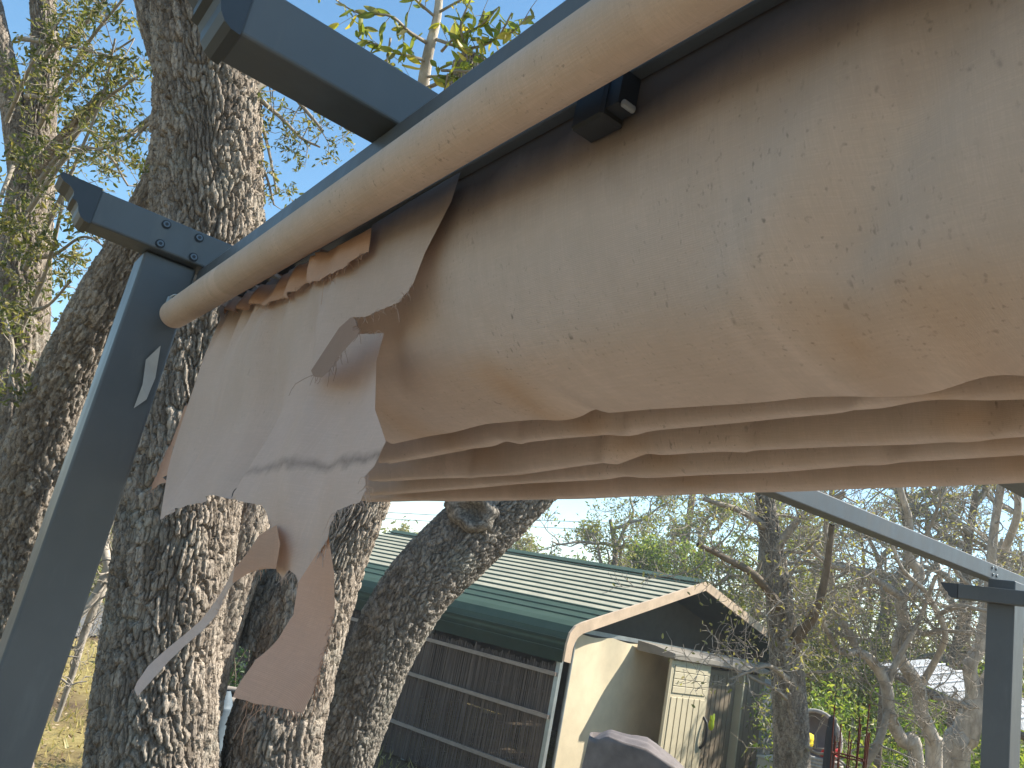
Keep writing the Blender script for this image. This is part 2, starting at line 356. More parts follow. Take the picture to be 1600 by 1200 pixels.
for q in ((0, 0), (0.045, 0), (0.01, -0.035), (0.055, -0.035)):
    b = link('bolt', bolt_me, M['bolt'], perg, (4.535 + q[0], 1.9125, 3.21 + q[1])); b.rotation_euler.x = R(90)
# long side beams that carry the canopy tracks
def beam_y(x0, x1, y0, y1, z0, z1):
    b = box('beam', x0, x1, y0 + 0.08, y1 - 0.08, z0, z1, MB, perg, 0.004, seg=2)
    h = z1 - z0
    for yy, sg in ((y1 - 0.08, 1), (y0 + 0.08, -1)):
        prof = [(0, z0), (0.03, z0), (0.045, z0 + 0.15 * h), (0.05, z0 + 0.35 * h), (0.062, z0 + 0.45 * h), (0.075, z0 + 0.7 * h), (0.085, z0 + 0.9 * h), (0.085, z1), (0, z1)]
        extrude_poly('end_cap', [(x0 - 0.003, yy + sg * a, b2) for a, b2 in prof], (x1 - x0 + 0.006, 0, 0), M['cap'], b)
    return b
beam_y(4.44, 4.497, -2.2, 2.12, 3.022, 3.096)
rail = box('beam', 0.3645, 0.424, -2.2, 1.945, 3.088, 3.148, MB, perg, 0.004)
# bracket holding the fabric tube to the corner
box('tube_bracket', 0.318, 0.36, 1.936, 1.944, 3.03, 3.06, simple('zinc_plate', (0.45, 0.47, 0.47), 0.35, 0.5, 0.2, metallic=0.6), perg, 0.001)
cl = Tubes(); cl.add(catmull([(0.322, 1.932, 3.058), (0.33, 1.925, 3.066), (0.342, 1.925, 3.062), (0.348, 1.93, 3.05)], 10), 0.0022, 6)
link('wire_clip', cl.mesh('wire_clip'), bpy.data.materials['zinc_plate'], perg)
# track bar under the beam and the slider running in it
trk = box('track', 0.398, 0.428, -2.1, 1.70, 3.038, 3.072, MB, perg, 0.003)
for yy in (-1.5, -0.5, 0.5, 1.4): box('hanger', 0.408, 0.420, yy, yy + 0.03, 3.072, 3.09, MB, trk)
bm = bmesh.new()
box_bm(bm, 0.386, 0.416, 0.515, 0.56, 2.992, 3.037)
bmesh.ops.bevel(bm, geom=bm.edges[:], offset=0.003, segments=1, affect='EDGES')
box_bm(bm, 0.390, 0.412, 0.498, 0.515, 3.0, 3.037)
sl = link('slider', bm_mesh('slider', bm), M['black'], trk)
box('clip', 0.392, 0.408, 0.492, 0.4975, 2.996, 3.003, simple('grey_clip', (0.22, 0.23, 0.24), 0.5), sl, 0.002)
trk2 = box('track', 4.40, 4.434, -2.1, 1.70, 3.028, 3.072, MB, perg, 0.003)

# ------------------------------------------------------------------ torn canopy
canopy = thing('torn_canopy', 'torn tan canvas canopy bunched up in folds under the grey pergola', 'canopy', (0, 0, 0))
# rolled tube of canvas along the beam
tc = np.array((0.338, 0, 3.016)); tr_ = 0.0325
ys = np.concatenate((np.linspace(-2.0, 1.88, 150), 1.90 + 0.034 * np.sin(np.linspace(0, math.pi / 2, 9))))
a = np.arange(36) * 2 * math.pi / 36
sag = 0.0016 * np.sin(ys * 3.1) * np.sin(ys * 1.7)
rad = np.where(ys > 1.89, tr_ * np.sqrt(np.clip(1 - ((ys - 1.90) / 0.0345) ** 2, 0.0004, 1)), tr_)
V = np.zeros((len(ys), 36, 3)); lump = 1 + 0.012 * np.sin(3 * a[None] + ys[:, None] * 4) * np.sin(ys[:, None] * 9)
V[..., 0] = tc[0] + rad[:, None] * np.cos(a) * lump; V[..., 2] = tc[2] + sag[:, None] + rad[:, None] * np.sin(a) * lump; V[..., 1] = ys[:, None]
ii = np.arange(len(ys) - 1)[:, None] * 36; jj = np.arange(36)[None]
Q = np.stack((ii + jj, ii + (jj + 1) % 36, ii + 36 + (jj + 1) % 36, ii + 36 + jj), -1).reshape(-1, 4)
link('canvas_tube', mesh_np('canvas_tube', V.reshape(-1, 3), Q), M['cloth_tube'], canopy)

# the bunched canopy: one long sheet, cross-section hangs in a wide first swag and tight folds behind it
def th(y, tab):
    tab = sorted(tab); return np.interp(y, [t[0] for t in tab], [t[1] for t in tab])
def gauss(y, c, w, h): return h * np.exp(-((y - c) / w) ** 2)
tabs = [(0.62, [(1.26, 19.5), (0.97, 21.0), (0.64, 21.1), (0.47, 20.8), (-2, 20.6)]),
        (0.70, [(1.40, 16.3), (1.12, 17.9), (0.78, 18.5), (0.53, 19.0), (0.33, 19.4), (-2, 19.2)]),
        (0.78, [(1.58, 13.4), (1.09, 14.5), (0.79, 16.3), (0.43, 16.5), (0.31, 16.8), (-2, 16.8)]),
        (0.85, [(1.75, 11.3), (1.00, 13.8), (0.63, 14.7), (0.46, 15.3), (0.33, 15.6), (-2, 15.6)]),
        (0.92, [(1.90, 10.3), (1.27, 11.5), (0.92, 12.3), (0.68, 13.0), (0.36, 14.0), (-2, 14.0)])]
kinks = [[(0.735, 0.018, 0.008), (0.79, 0.04, -0.004), (0.275, 0.03, 0.006), (0.33, 0.04, -0.004)],
         [(1.02, 0.025, 0.006), (0.74, 0.02, -0.004), (0.36, 0.04, 0.006)],
         [(0.85, 0.02, -0.005), (0.79, 0.02, 0.004)],
         [(0.90, 0.03, 0.004)], []]
ny = 260
yn = np.linspace(-2.0, 1.0, ny)                       # nominal rows; the torn far end is fanned out below
ctrl = []                                            # control points (x, z) per row, with the far edge y
attach = [(0.412, 3.037), (0.420, 2.985), (0.436, 2.925), (0.466, 2.862), (0.515, 2.812)]
endy = [1.16, 1.18, 1.2, 1.22, 1.24]
rows = []
for (x, z), ey in zip(attach, endy): rows.append((np.full(ny, x), np.full(ny, z), ey))
tops = [2.93, 2.925, 2.92, 2.915]
for k, (x, tab) in enumerate(tabs):
    ey = [1.26, 1.40, 1.58, 1.75, 1.90][k]
    yy = -2.0 + (yn + 2.0) / 3.0 * (ey + 2.0)
    z = EYE[2] + x * np.tan(np.radians(th(yy, tab)))
    for c, w, h in kinks[k]: z = z + gauss(yy, c, w, h)
    z = z + 0.0010 * np.sin(yy * 7 + k * 2.1)
    xw = 0.002 * np.sin(yy * 5 + k * 1.3)
    if k: rows.append((x - 0.022 + xw, z + 0.018, ey))
    rows.append((x + xw, z, ey)); rows.append((x + 0.016 + xw, z + 0.022, ey))
    if k < 4: rows.append((np.full(ny, x + 0.036) + 0.002 * np.sin(yy * 5 + k), np.full(ny, tops[k]), ey + 0.06))
    else: rows.append((np.full(ny, x + 0.03), np.full(ny, 2.93), ey)); rows.append((np.full(ny, x + 0.035), np.full(ny, 3.04), ey))
CT = np.zeros((len(rows), ny, 3))
for k, (x, z, ey) in enumerate(rows):
    CT[k, :, 0] = x; CT[k, :, 2] = z; CT[k, :, 1] = -2.0 + (yn + 2.0) / 3.0 * (ey + 2.0)
nsec = 190
E_ = np.concatenate((2 * CT[:1] - CT[1:2], CT, 2 * CT[-1:] - CT[-2:-1]))
# more rows in the wide swag
t = np.linspace(0, len(rows) - 1 - 1e-6, nsec); i_ = t.astype(int); f_ = (t - i_)[:, None, None]
a_, b_, c_, d_ = E_[i_], E_[i_ + 1], E_[i_ + 2], E_[i_ + 3]
SW = 0.5 * (2 * b_ + (c_ - a_) * f_ + (2 * a_ - 5 * b_ + 4 * c_ - d_) * f_ ** 2 + (3 * b_ - a_ - 3 * c_ + d_) * f_ ** 3)
Y_, Z_ = SW[..., 1], SW[..., 2]; tt = t[:, None]
swm = np.clip(1 - np.abs(tt - 3.2) / 3.2, 0, 1)           # only the front swag
# slow waves, the diagonal crease at the near end, drag lines running up from the kinks, small wrinkles
d1 = (Y_ - 0.30) * 0.75 + (Z_ - 2.86) * 0.65
dx = 0.006 * np.sin(Y_ * 4.3 + Z_ * 3) + gauss(d1, 0, 0.028, 0.020) - gauss(d1, 0.055, 0.03, 0.012)
dx += gauss(Y_ - (Z_ - 2.79) * 0.45, 0.735, 0.022, 0.010) * np.clip(1 - (Z_ - 2.78) / 0.12, 0, 1)
dx += 0.0022 * np.sin(Y_ * 38 + 3 * np.sin(Z_ * 11)) * np.clip((Z_ - 2.86) * 7, 0, 1)
dx += gauss(Y_ + (Z_ - 2.95) * 0.5, 0.98, 0.05, 0.016)
SW[..., 0] += dx * swm
fold_w = np.clip((tt - 5.5) / 1.5, 0, 1)
SW[..., 2] += fold_w * 0.0006 * np.sin(Y_ * 23 + tt * 2.0) * np.sin(Y_ * 5 + tt)
SW[..., 0] += fold_w * 0.0012 * np.sin(Y_ * 13 + tt * 1.2)
for yk, tk, sg in ((0.98, 9, 1), (0.74, 8, 1), (0.84, 12, -1), (0.62, 13, 1), (0.40, 8, -1), (0.46, 16, 1), (1.2, 12, 1), (0.33, 12, 1)):      # pinched creases across the rolls
    SW[..., 0] += sg * 0.008 * np.exp(-((Y_ - yk - 0.02 * (tt - tk)) / 0.014) ** 2) * np.exp(-((tt - tk) / 2.2) ** 2) * fold_w
# ragged far edge
SW[:, -1, 1] += rng.normal(0, 0.006, nsec); SW[:, -2, 1] += rng.normal(0, 0.002, nsec)
i = (np.arange(nsec - 1)[:, None] * ny + np.arange(ny - 1)[None]).ravel()
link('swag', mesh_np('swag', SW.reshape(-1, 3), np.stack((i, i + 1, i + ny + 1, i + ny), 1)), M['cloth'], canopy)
for k, x in enumerate((0.655, 0.735, 0.812, 0.886)):       # carrier rods lying in the tops of the folds
    rt = Tubes(); rt.add([(x, -2.05, 2.955), (x, 1.3 + 0.1 * k, 2.955)], 0.008, 10); link('carrier_rod', rt.mesh('carrier_rod'), MB, canopy)

# flap added out of sight behind the track to keep sun off the swag
yh = np.linspace(-2.0, 1.05, 200); V = []
for k in range(7):
    f = k / 6; V.append(np.stack((0.442 + 0.004 * np.sin(yh * 13) + 0.02 * f + 0.006 * f * np.sin(yh * 31), yh, 3.03 - f * (0.085 + 0.018 * np.sin(yh * 6.3) + 0.008 * np.sin(yh * 19))), 1))
i = (np.arange(6)[:, None] * 200 + np.arange(199)[None]).ravel()
link('shade_flap', mesh_np('shade_flap', np.concatenate(V), np.stack((i, i + 1, i + 201, i + 200), 1)), M['cloth_in'], canopy)

def cloth_sheet(name, poly, Xf, mat, step=0.012, rag=(), seed=1, jit=1.3):
    """cloth cut along a torn outline: poly in photo pixels laid on the hanging sheet X = Xf(y, z); rag = outline edges that are frayed"""
    r = random.Random(seed); out = []; rag_i = []
    n = len(poly)
    for a in range(n):
        p, q = poly[a], poly[(a + 1) % n]; L = math.hypot(q[0] - p[0], q[1] - p[1]); k = max(1, int(L / 5))
        for s in range(k):
            f = s / k; j = jit if (a in rag and s) else 0
            if a in rag: rag_i.append(len(out))
            out.append((p[0] + (q[0] - p[0]) * f + r.uniform(-j, j), p[1] + (q[1] - p[1]) * f + r.uniform(-j, j)))
    def solve(px):
        X = 0.42
        for _ in range(6): p = at_X(px[0], px[1], X); X = float(Xf(p[1], p[2]))
        return at_X(px[0], px[1], X)
    B3 = [solve(p) for p in out]; B2 = [Vector((p[1], p[2])) for p in B3]; nb = len(B2)
    lo = np.min(np.array(B2), 0); hi = np.max(np.array(B2), 0); pts = list(B2)
    bn = np.array(B2)
    for yv in np.arange(lo[0], hi[0], step):
        for zv in np.arange(lo[1], hi[1], step):
            w = np.array((yv + r.uniform(-.3, .3) * step, zv + r.uniform(-.3, .3) * step))
            if np.min(np.abs(bn - w).sum(1)) > step * 0.5: pts.append(Vector(w))
    vs_, es_, fs_, *_ = delaunay_2d_cdt(pts, [(k, (k + 1) % nb) for k in range(nb)], [list(range(nb))], 1, 1e-5)
    A2 = np.array([(v.x, v.y) for v in vs_]); X = Xf(A2[:, 0], A2[:, 1])
    o = link(name, mesh_np(name, np.stack((X, A2[:, 0], A2[:, 1]), 1), None, [f for f in fs_ if len(f) == 3]), mat, canopy)
    ft = Tubes(); g = np.random.default_rng(seed); cen = np.mean(np.array(B3), 0)
    for k in rag_i:
        for _ in range(2):
            b3 = np.array(B3[k]) + (np.array(B3[(k + 1) % nb]) - np.array(B3[k])) * g.random(); d = unit((b3 - cen) * np.array((0, 1, 1))) * 0.5 + g.normal(0, 0.5, 3) + np.array((0, 0, -0.5)); L = g.uniform(0.003, 0.012) * (3 if g.random() < 0.07 else 1)
            ft.add(catmull([b3, b3 + d * L * 0.5 + g.normal(0, L * 0.12, 3), b3 + d * L * 0.8 + np.array((0, 0, -L * 0.4))], 5), 0.00035, 3)
    if ft.V: link('frayed_threads', ft.mesh('frayed_threads'), mat, o)['kind'] = 'stuff'
    return o
def sst(x, a, b): t = np.clip((x - a) / (b - a), 0, 1); return t * t * (3 - 2 * t)
def panelX(y, z):
    top = sst(z, 2.80, 3.02)
    x = 0.397 + 0.006 * (1 - sst(y, 0.98, 1.07)) * top
    x = x + (1 - top * 0.75) * (0.010 * np.sin(y * 17 + z * 2) + 0.005 * np.sin(y * 39 - z * 6))
    x = x + 0.006 * top * np.sin(y * 60 + z * 10) * sst(y, 1.0, 1.1)
    x = x - 0.03 * sst(2.80 - z, 0, 0.25) + 0.008 * np.sin(z * 17 + y * 4)
    x = x + 0.014 * np.exp(-((y - 1.30 - (z - 2.8) * 0.35) / 0.035) ** 2) - 0.012 * np.exp(-((y - 1.05 - (z - 2.8) * 0.5) / 0.03) ** 2)
    return x
body = [(347, 473), (395, 452), (450, 425), (520, 388), (581, 355), (581, 352), (640, 315), (720, 268), (705, 315), (664, 395), (645, 445), (625, 472),
        (600, 482), (570, 496), (555, 497), (561, 522), (600, 520), (588, 565), (586, 640), (603, 690), (585, 728), (570, 744), (572, 765), (563, 784),
        (527, 797), (516, 821), (512, 842), (490, 875), (467, 911), (462, 899), (452, 891), (441, 905), (432, 889), (430, 868), (426, 829), (415, 799),
        (408, 789), (373, 783), (352, 778), (300, 788), (277, 795), (250, 812), (262, 735), (284, 660), (318, 560), (340, 500)]
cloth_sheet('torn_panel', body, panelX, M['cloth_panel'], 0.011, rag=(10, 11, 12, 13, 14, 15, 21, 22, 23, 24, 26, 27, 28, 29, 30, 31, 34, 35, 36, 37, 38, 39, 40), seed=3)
# folded-over flap and the torn opening beside it
cloth_sheet('flap', [(548, 496), (556, 498), (561, 522), (540, 545), (512, 582), (503, 590), (490, 588), (486, 579), (505, 550), (530, 512)],
            lambda y, z: 0.366 + 0 * y, cloth_mat('flap_reverse_shaded', (0.36, 0.255, 0.20), 0.3), 0.008, rag=(0, 1, 3, 5, 6), seed=5, jit=1.6)  # darker than the other reverse cloth: the flap's shaded side put into its colour
# gathered reverse-side hem along the top
hem = [(347, 474), (395, 453), (450, 426), (520, 389), (580, 356), (577, 394), (562, 399), (535, 420), (500, 436), (462, 448), (449, 466), (425, 470), (412, 478), (398, 472), (375, 482), (350, 490)]
cloth_sheet('hem', hem, lambda y, z: panelX(y, z) - 0.007 - 0.003 * np.sin(y * 55 + z * 20) - 0.006 * sst(3.02 - z, 0, 0.03), M['cloth_in'], 0.006, rag=tuple(range(5, 15)), seed=8, jit=1.2)
# second layer showing past the left edge
cloth_sheet('back_layer', [(292, 630), (283, 652), (268, 690), (250, 728), (236, 766), (247, 760), (262, 748), (270, 700), (300, 660)],
            lambda y, z: panelX(y, z) + 0.03, M['cloth_in'], 0.01, rag=(2, 3, 4), seed=9)
def tail1(y, z):
    return 0.375 - 0.05 * sst(2.50 - z, 0, 0.2) + 0.02 * np.sin((z - 2.3) * 16)
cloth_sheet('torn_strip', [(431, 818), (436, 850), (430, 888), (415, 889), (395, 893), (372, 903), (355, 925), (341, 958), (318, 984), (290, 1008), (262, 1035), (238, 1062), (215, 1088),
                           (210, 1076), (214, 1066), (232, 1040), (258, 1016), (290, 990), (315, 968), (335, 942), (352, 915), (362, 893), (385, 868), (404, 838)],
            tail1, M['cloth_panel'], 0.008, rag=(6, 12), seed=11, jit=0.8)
cloth_sheet('torn_strip', [(432, 820), (438, 850), (431, 889), (415, 888), (392, 893), (363, 912), (366, 890), (385, 866), (405, 836)],
            lambda y, z: tail1(y, z) - 0.006, M['cloth_in'], 0.008, rag=(3,), seed=12, jit=0.8)
def tail2(y, z): return 0.372 - 0.055 * sst(2.52 - z, 0, 0.18) + 0.012 * np.sin(y * 26) * sst(2.55 - z, 0, 0.1)
cloth_sheet('torn_strip', [(513, 836), (522, 895), (523, 960), (507, 1020), (490, 1080), (473, 1114), (440, 1106), (400, 1099), (382, 1091), (400, 1031), (430, 996), (458, 960), (466, 910), (488, 876)],
            tail2, M['cloth_in'], 0.009, rag=(5, 6, 7, 2, 3), seed=13, jit=1.0)
# loose thread loop at the lower edge
lt = Tubes(); p = [at_X(q[0], q[1], 0.38) for q in ((362, 782), (364, 770), (370, 763), (374, 768), (372, 778), (366, 786))]; lt.add(catmull(p, 18), 0.0007, 4)
link('loose_thread', lt.mesh('loose_thread'), M['black'], canopy)
# scrap of pale canvas taped to the corner post
bm = bmesh.new(); q = [(251, 540), (228, 562), (223, 600), (209, 638), (229, 624), (243, 590)]
f = bm.faces.new([bm.verts.new(at_Y(a, b, 1.936 + 0.004 * (k % 2))) for k, (a, b) in enumerate(q)]); bmesh.ops.triangulate(bm, faces=[f])
bmesh.ops.solidify(bm, geom=bm.faces[:], thickness=0.0015)
tag(link('canvas_scrap', bm_mesh('canvas_scrap', bm), simple('pale_grey_cloth', (0.42, 0.41, 0.38), 0.9)), 'small pale grey cloth scrap stuck to the leaning corner post', 'scrap')

# ------------------------------------------------------------------ trees: builders
def trunk_mesh(name, spec, nseg, nring, pw=0.038, ph=0.11, depth=0.016, seed=1, swirl=0.15):
    """trunk through (pixel x, pixel y, width in pixels, distance) stations, with plated bark as relief"""
    g = np.random.default_rng(seed)
    C3 = np.array([at_d(x, y, d) for x, y, w, d in spec]); Rr = np.array([w / 2 * d / F for x, y, w, d in spec])
    fine = catmull(C3, 400); rf = np.interp(np.linspace(0, len(spec) - 1, 400), np.arange(len(spec)), Rr)
    L = np.concatenate(([0], np.cumsum(np.linalg.norm(np.diff(fine, axis=0), axis=1))))
    s = np.linspace(0, L[-1], nring); P = np.stack([np.interp(s, L, fine[:, k]) for k in range(3)], 1); r = np.interp(s, L, rf)
    _, Nn, Bb = frames(P); a = np.arange(nseg) * 2 * math.pi / nseg
    Rm = r.mean(); nu = max(8, int(round(2 * math.pi * Rm / pw))); nv = int(L[-1] / ph) + 4
    U = np.broadcast_to(a[None] / (2 * math.pi) * nu, (nring, nseg)); Vv = np.broadcast_to((s / ph)[:, None], (nring, nseg)) + 1.0
    A2 = np.broadcast_to(a[None], (nring, nseg)); S2 = np.broadcast_to(s[:, None], (nring, nseg))
    U = U + 0.45 * np.sin(S2 * 5 + 2 * A2) + 0.22 * np.sin(S2 * 13 - 3 * A2 + 1.3) + swirl * S2 / pw * 0.3
    Vv = Vv + 0.35 * np.sin(3 * A2 + S2 * 4) + 0.25 * np.sin(7 * A2 - S2 * 11)
    wob = np.zeros(U.shape); wob2 = np.zeros(U.shape)
    for kk in range(10):
        fa_ = g.integers(4, 26) * g.choice((-1, 1)); fs_ = g.uniform(18, 90); wob += np.sin(fa_ * A2 + fs_ * S2 + g.uniform(0, 6)) / 10; fa_ = g.integers(4, 26) * g.choice((-1, 1)); wob2 += np.sin(fa_ * A2 + g.uniform(18, 90) * S2 + g.uniform(0, 6)) / 10
    U = U + wob * 0.38; Vv = Vv + wob2 * 0.45
    def cells(U, Vv, nu, nv, asp):
        jx = 0.15 + 0.7 * g.random((nu, nv + 6)); jy = g.random((nu, nv + 6)); idr = g.random((nu, nv + 6))
        iu = np.floor(U).astype(int); iv = np.floor(Vv).astype(int)
        F1 = np.full(U.shape, 9.0); F2 = np.full(U.shape, 9.0); I1 = np.zeros(U.shape)
        for du in (-1, 0, 1):
            for dv in (-1, 0, 1):
                cu = (iu + du) % nu; cv = np.clip(iv + dv, 0, nv + 5)
                d = np.hypot(iu + du + jx[cu, cv] - U, (iv + dv + jy[cu, cv] - Vv) * asp)
                near = d < F1; F2 = np.where(near, F1, np.minimum(F2, d)); I1 = np.where(near, idr[cu, cv], I1); F1 = np.where(near, d, F1)
        return F1, F2, I1
    F1, F2, I1 = cells(U, Vv, nu, nv, 0.9)
    h = np.clip((F2 - F1 - 0.03) / 0.15, 0, 1); h = h * h * (3 - 2 * h)
    G1, G2, J1 = cells(U * 2.0 + 0.3 * np.sin(Vv * 5), Vv * 2.6, nu * 2, int(nv * 2.6) + 4, 1.0)
    h2 = np.clip((G2 - G1) / 0.5, 0, 1)
    big = 0.05 * np.sin(2 * A2 + S2 * 1.7 + seed) + 0.035 * np.sin(3 * A2 - S2 * 2.9) + 0.02 * np.sin(5 * A2 + S2 * 5.3)
    disp = depth * (h * (0.72 + 0.38 * I1) - 0.8) + depth * 0.30 * (np.minimum(1, h2 * 2.2) * (0.3 + 0.7 * J1) - 0.4) * h + depth * 0.12 * wob + g.normal(0, depth * 0.06, U.shape)
    rr = r[:, None] * (1 + big) + disp
    V = P[:, None] + rr[..., None] * (Nn[:, None] * np.cos(a)[None, :, None] + Bb[:, None] * np.sin(a)[None, :, None])
    i = np.arange(nring - 1)[:, None] * nseg; j = np.arange(nseg)[None]; j2 = (j + 1) % nseg
    me = mesh_np(name, V.reshape(-1, 3), np.stack((i + j, i + j2, i + nseg + j2, i + nseg + j), -1).reshape(-1, 4))
    at = me.attributes.new('plate', 'FLOAT', 'POINT'); at.data.foreach_set('value', np.clip(I1 * 0.7 + J1 * 0.3, 0, 1).astype(np.float32).ravel())
    return me, P, r
def grow(tb, lv, p, d, L, r, level, g, par):
    n = 7 if level > 1 else 5
    pts = [np.array(p, float)]; dd = unit(np.array(d, float)); step = L / (n - 1)
    for k in range(n - 1):
        dd = unit(dd + g.normal(0, par['wob'], 3) + np.array((0, 0, par['up'])))
        pts.append(pts[-1] + dd * step)
    pts = np.array(pts)
    if level >= par.get('smooth', 2): pp = catmull(pts, n * 2); rad = r * (1 - 0.62 * np.linspace(0, 1, len(pp)))
    else: pp = pts; rad = r * (1 - 0.7 * np.linspace(0, 1, len(pp)))
    tb.add(pp, np.maximum(rad, par['rmin']), 3 if level == 0 else (4 if level == 1 else 6))
    if level == 0 or level <= par.get('leaf_levels', 0):
        if lv is not None:
            for _ in range(g.poisson(par['leaves'])):
                f = g.uniform(0.15, 1.0) * (n - 1.001); k = int(f); q = pts[k] + (pts[k + 1] - pts[k]) * (f - k)
                ax = unit(dd * 0.6 + g.normal(0, 0.7, 3) + np.array((0, 0, par.get('ldroop', -0.15))))
                lv.add(q + g.normal(0, par.get('spread', 0.0), 3), ax, par['leaf'] * g.uniform(0.6, 1.25))
    if level > 0:
        for c in range(par['kids'][level - 1] + g.integers(0, 2)):
            f = g.uniform(0.25, 0.98) * (n - 1.001); k = int(f); q = pts[k] + (pts[k + 1] - pts[k]) * (f - k)
            t = unit(pts[k + 1] - pts[k]); side = unit(np.cross(t, g.normal(size=3)))
            grow(tb, lv, q, unit(t * par.get('fwd', 0.55) + side * 0.85), L * par['ratio'] * g.uniform(0.6, 1.15), max(par['rmin'], r * 0.5 * (1 - 0.5 * f / n)), level - 1, g, par)
def px_tube(tb, spec, sides=7, n=None):
    """tube through (pixel x, pixel y, width, distance)"""
    P = np.array([at_d(x, y, d) for x, y, w, d in spec]); rr = np.array([w / 2 * d / F for x, y, w, d in spec]); k = n or len(spec) * 5
    pp = catmull(P, k); tb.add(pp, np.interp(np.linspace(0, len(spec) - 1, k), np.arange(len(spec)), rr), sides); return pp

OAKPAR = dict(wob=0.28, up=0.0, kids=(4, 4, 4), ratio=0.55, rmin=0.0016, leaves=11, leaf=0.042, spread=0.02, leaf_levels=0)
# ------------------------------------------------------------------ the large oak just outside the deck: three trunks that part near the ground
oakA = thing('oak_tree', 'thick upright oak trunk right behind the corner post and torn panel', 'tree', tuple(at_d(230, 1700, 3.55)), 'oaks beyond the deck')
def own(o, root): o.matrix_parent_inverse = Matrix.Translation(-root.location); return o
specA = [(215, 2000, 245, 3.55), (225, 1600, 225, 3.55), (238, 1200, 200, 3.55), (258, 1000, 182, 3.6), (284, 800, 172, 3.65), (303, 650, 165, 3.7), (318, 500, 164, 3.75), (328, 350, 158, 3.8),
         (327, 200, 156, 3.85), (322, 60, 156, 3.9), (318, -60, 160, 3.95), (322, -250, 140, 4.0), (330, -450, 120, 4.05)]
me, PA, RA = trunk_mesh('trunk', specA, 350, 830, 0.029, 0.105, 0.031, 4); own(link('trunk', me, M['oak'], oakA), oakA)
for sp, sd in (([(300, 1110, 90, 3.72), (335, 980, 88, 3.78), (372, 870, 82, 3.85), (398, 780, 78, 3.95), (430, 640, 74, 4.1), (470, 480, 66, 4.3)], 14),
               ([(285, 175, 40, 3.85), (262, 120, 36, 3.9), (242, 60, 34, 4.0), (228, 0, 33, 4.1), (215, -90, 30, 4.2)], 15)):
    me, _, _ = trunk_mesh('limb', sp, 130, 240, 0.034, 0.085, 0.013, sd); own(link('limb', me, M['oak'], oakA), oakA)
g = np.random.default_rng(21); tb = Tubes(); lv = Leaves()
pp = px_tube(tb, [(395, 140, 16, 3.85), (420, 128, 13, 3.9), (450, 140, 9, 3.95), (480, 175, 6, 4.0), (505, 205, 4, 4.0)])
for q in pp[6::2]:
    grow(tb, lv, q, unit(np.array((0.25, -0.1, -0.8)) + g.normal(0, 0.45, 3)), 0.22, 0.0035, 1, g, dict(OAKPAR, leaves=7, leaf=0.030, kids=(4,), up=-0.05, spread=0.01, rmin=0.0012))
for sp in ([(400, 170, 7, 3.9), (415, 215, 5, 3.9), (425, 260, 4, 3.9), (432, 300, 3, 3.9)], [(405, 250, 5, 3.9), (418, 280, 4, 3.9), (428, 320, 3, 3.9)],
           [(400, 150, 9, 3.9), (440, 185, 6, 4), (470, 215, 5, 4.), (500, 230, 3, 4.)], [(455, 145, 7, 4), (510, 175, 5, 4.1), (545, 205, 3, 4.1)]):
    pp = px_tube(tb, sp)
    for q in pp[2::3]: grow(tb, lv, q, unit(np.array((0.3, -0.2, -0.45)) + g.normal(0, 0.5, 3)), 0.15, 0.0025, 1, g, dict(OAKPAR, leaves=5, leaf=0.028, kids=(3,), spread=0.008, rmin=0.0011))
for sp in ([(285, 150, 12, 3.9), (235, 185, 9, 4.1), (190, 220, 7, 4.3), (150, 235, 5, 4.4)], [(262, 175, 7, 3.9), (225, 200, 5, 4.0), (205, 225, 3, 4.0)]):
    pp = px_tube(tb, sp)
    for q in pp[3::2]: grow(tb, lv, q, unit(np.array((-0.2, 0.1, -0.3)) + g.normal(0, 0.6, 3)), 0.24, 0.003, 1, g, dict(OAKPAR, leaves=6, leaf=0.034, kids=(3,), spread=0.01, rmin=0.0012))
# leafy top above the picture
for k in range(7):
    q = PA[-1] - np.array((0, 0, 0.15 * k)); aa = 1.9 + k * 0.35
    grow(tb, lv, q, unit(np.array((math.cos(aa), math.sin(aa) + 0.5, 0.8))), 2.2, 0.05, 3, g, dict(OAKPAR, kids=(3, 4, 4), leaves=6, leaf=0.06, rmin=0.003))
own(link('branches', tb.mesh('branches'), M['twig'], oakA), oakA); own(link('crown', lv.mesh('crown', g), M['leaf_oak'], oakA), oakA)

oakB = thing('oak_tree', 'oak trunk tilting right between the upright oak and the shed-side oak', 'tree', tuple(at_d(390, 1700, 3.9)), 'oaks beyond the deck')
specB = [(330, 2000, 215, 3.85), (375, 1600, 180, 3.85), (424, 1200, 156, 3.9), (452, 1080, 138, 3.95), (484, 960, 122, 4.0), (520, 870, 98, 4.05), (562, 790, 78, 4.1), (598, 700, 72, 4.2), (640, 560, 70, 4.3), (690, 350, 66, 4.5), (740, 100, 60, 4.7)]
me, PB, _ = trunk_mesh('trunk', specB, 250, 560, 0.028, 0.085, 0.027, 5); own(link('trunk', me, M['oak'], oakB), oakB)
me, _, _ = trunk_mesh('limb', [(400, 1010, 70, 3.97), (432, 925, 62, 4.02), (455, 880, 52, 4.06), (480, 820, 46, 4.1), (500, 740, 42, 4.2)], 120, 160, 0.034, 0.09, 0.013, 16); own(link('limb', me, M['oakdark'], oakB), oakB)

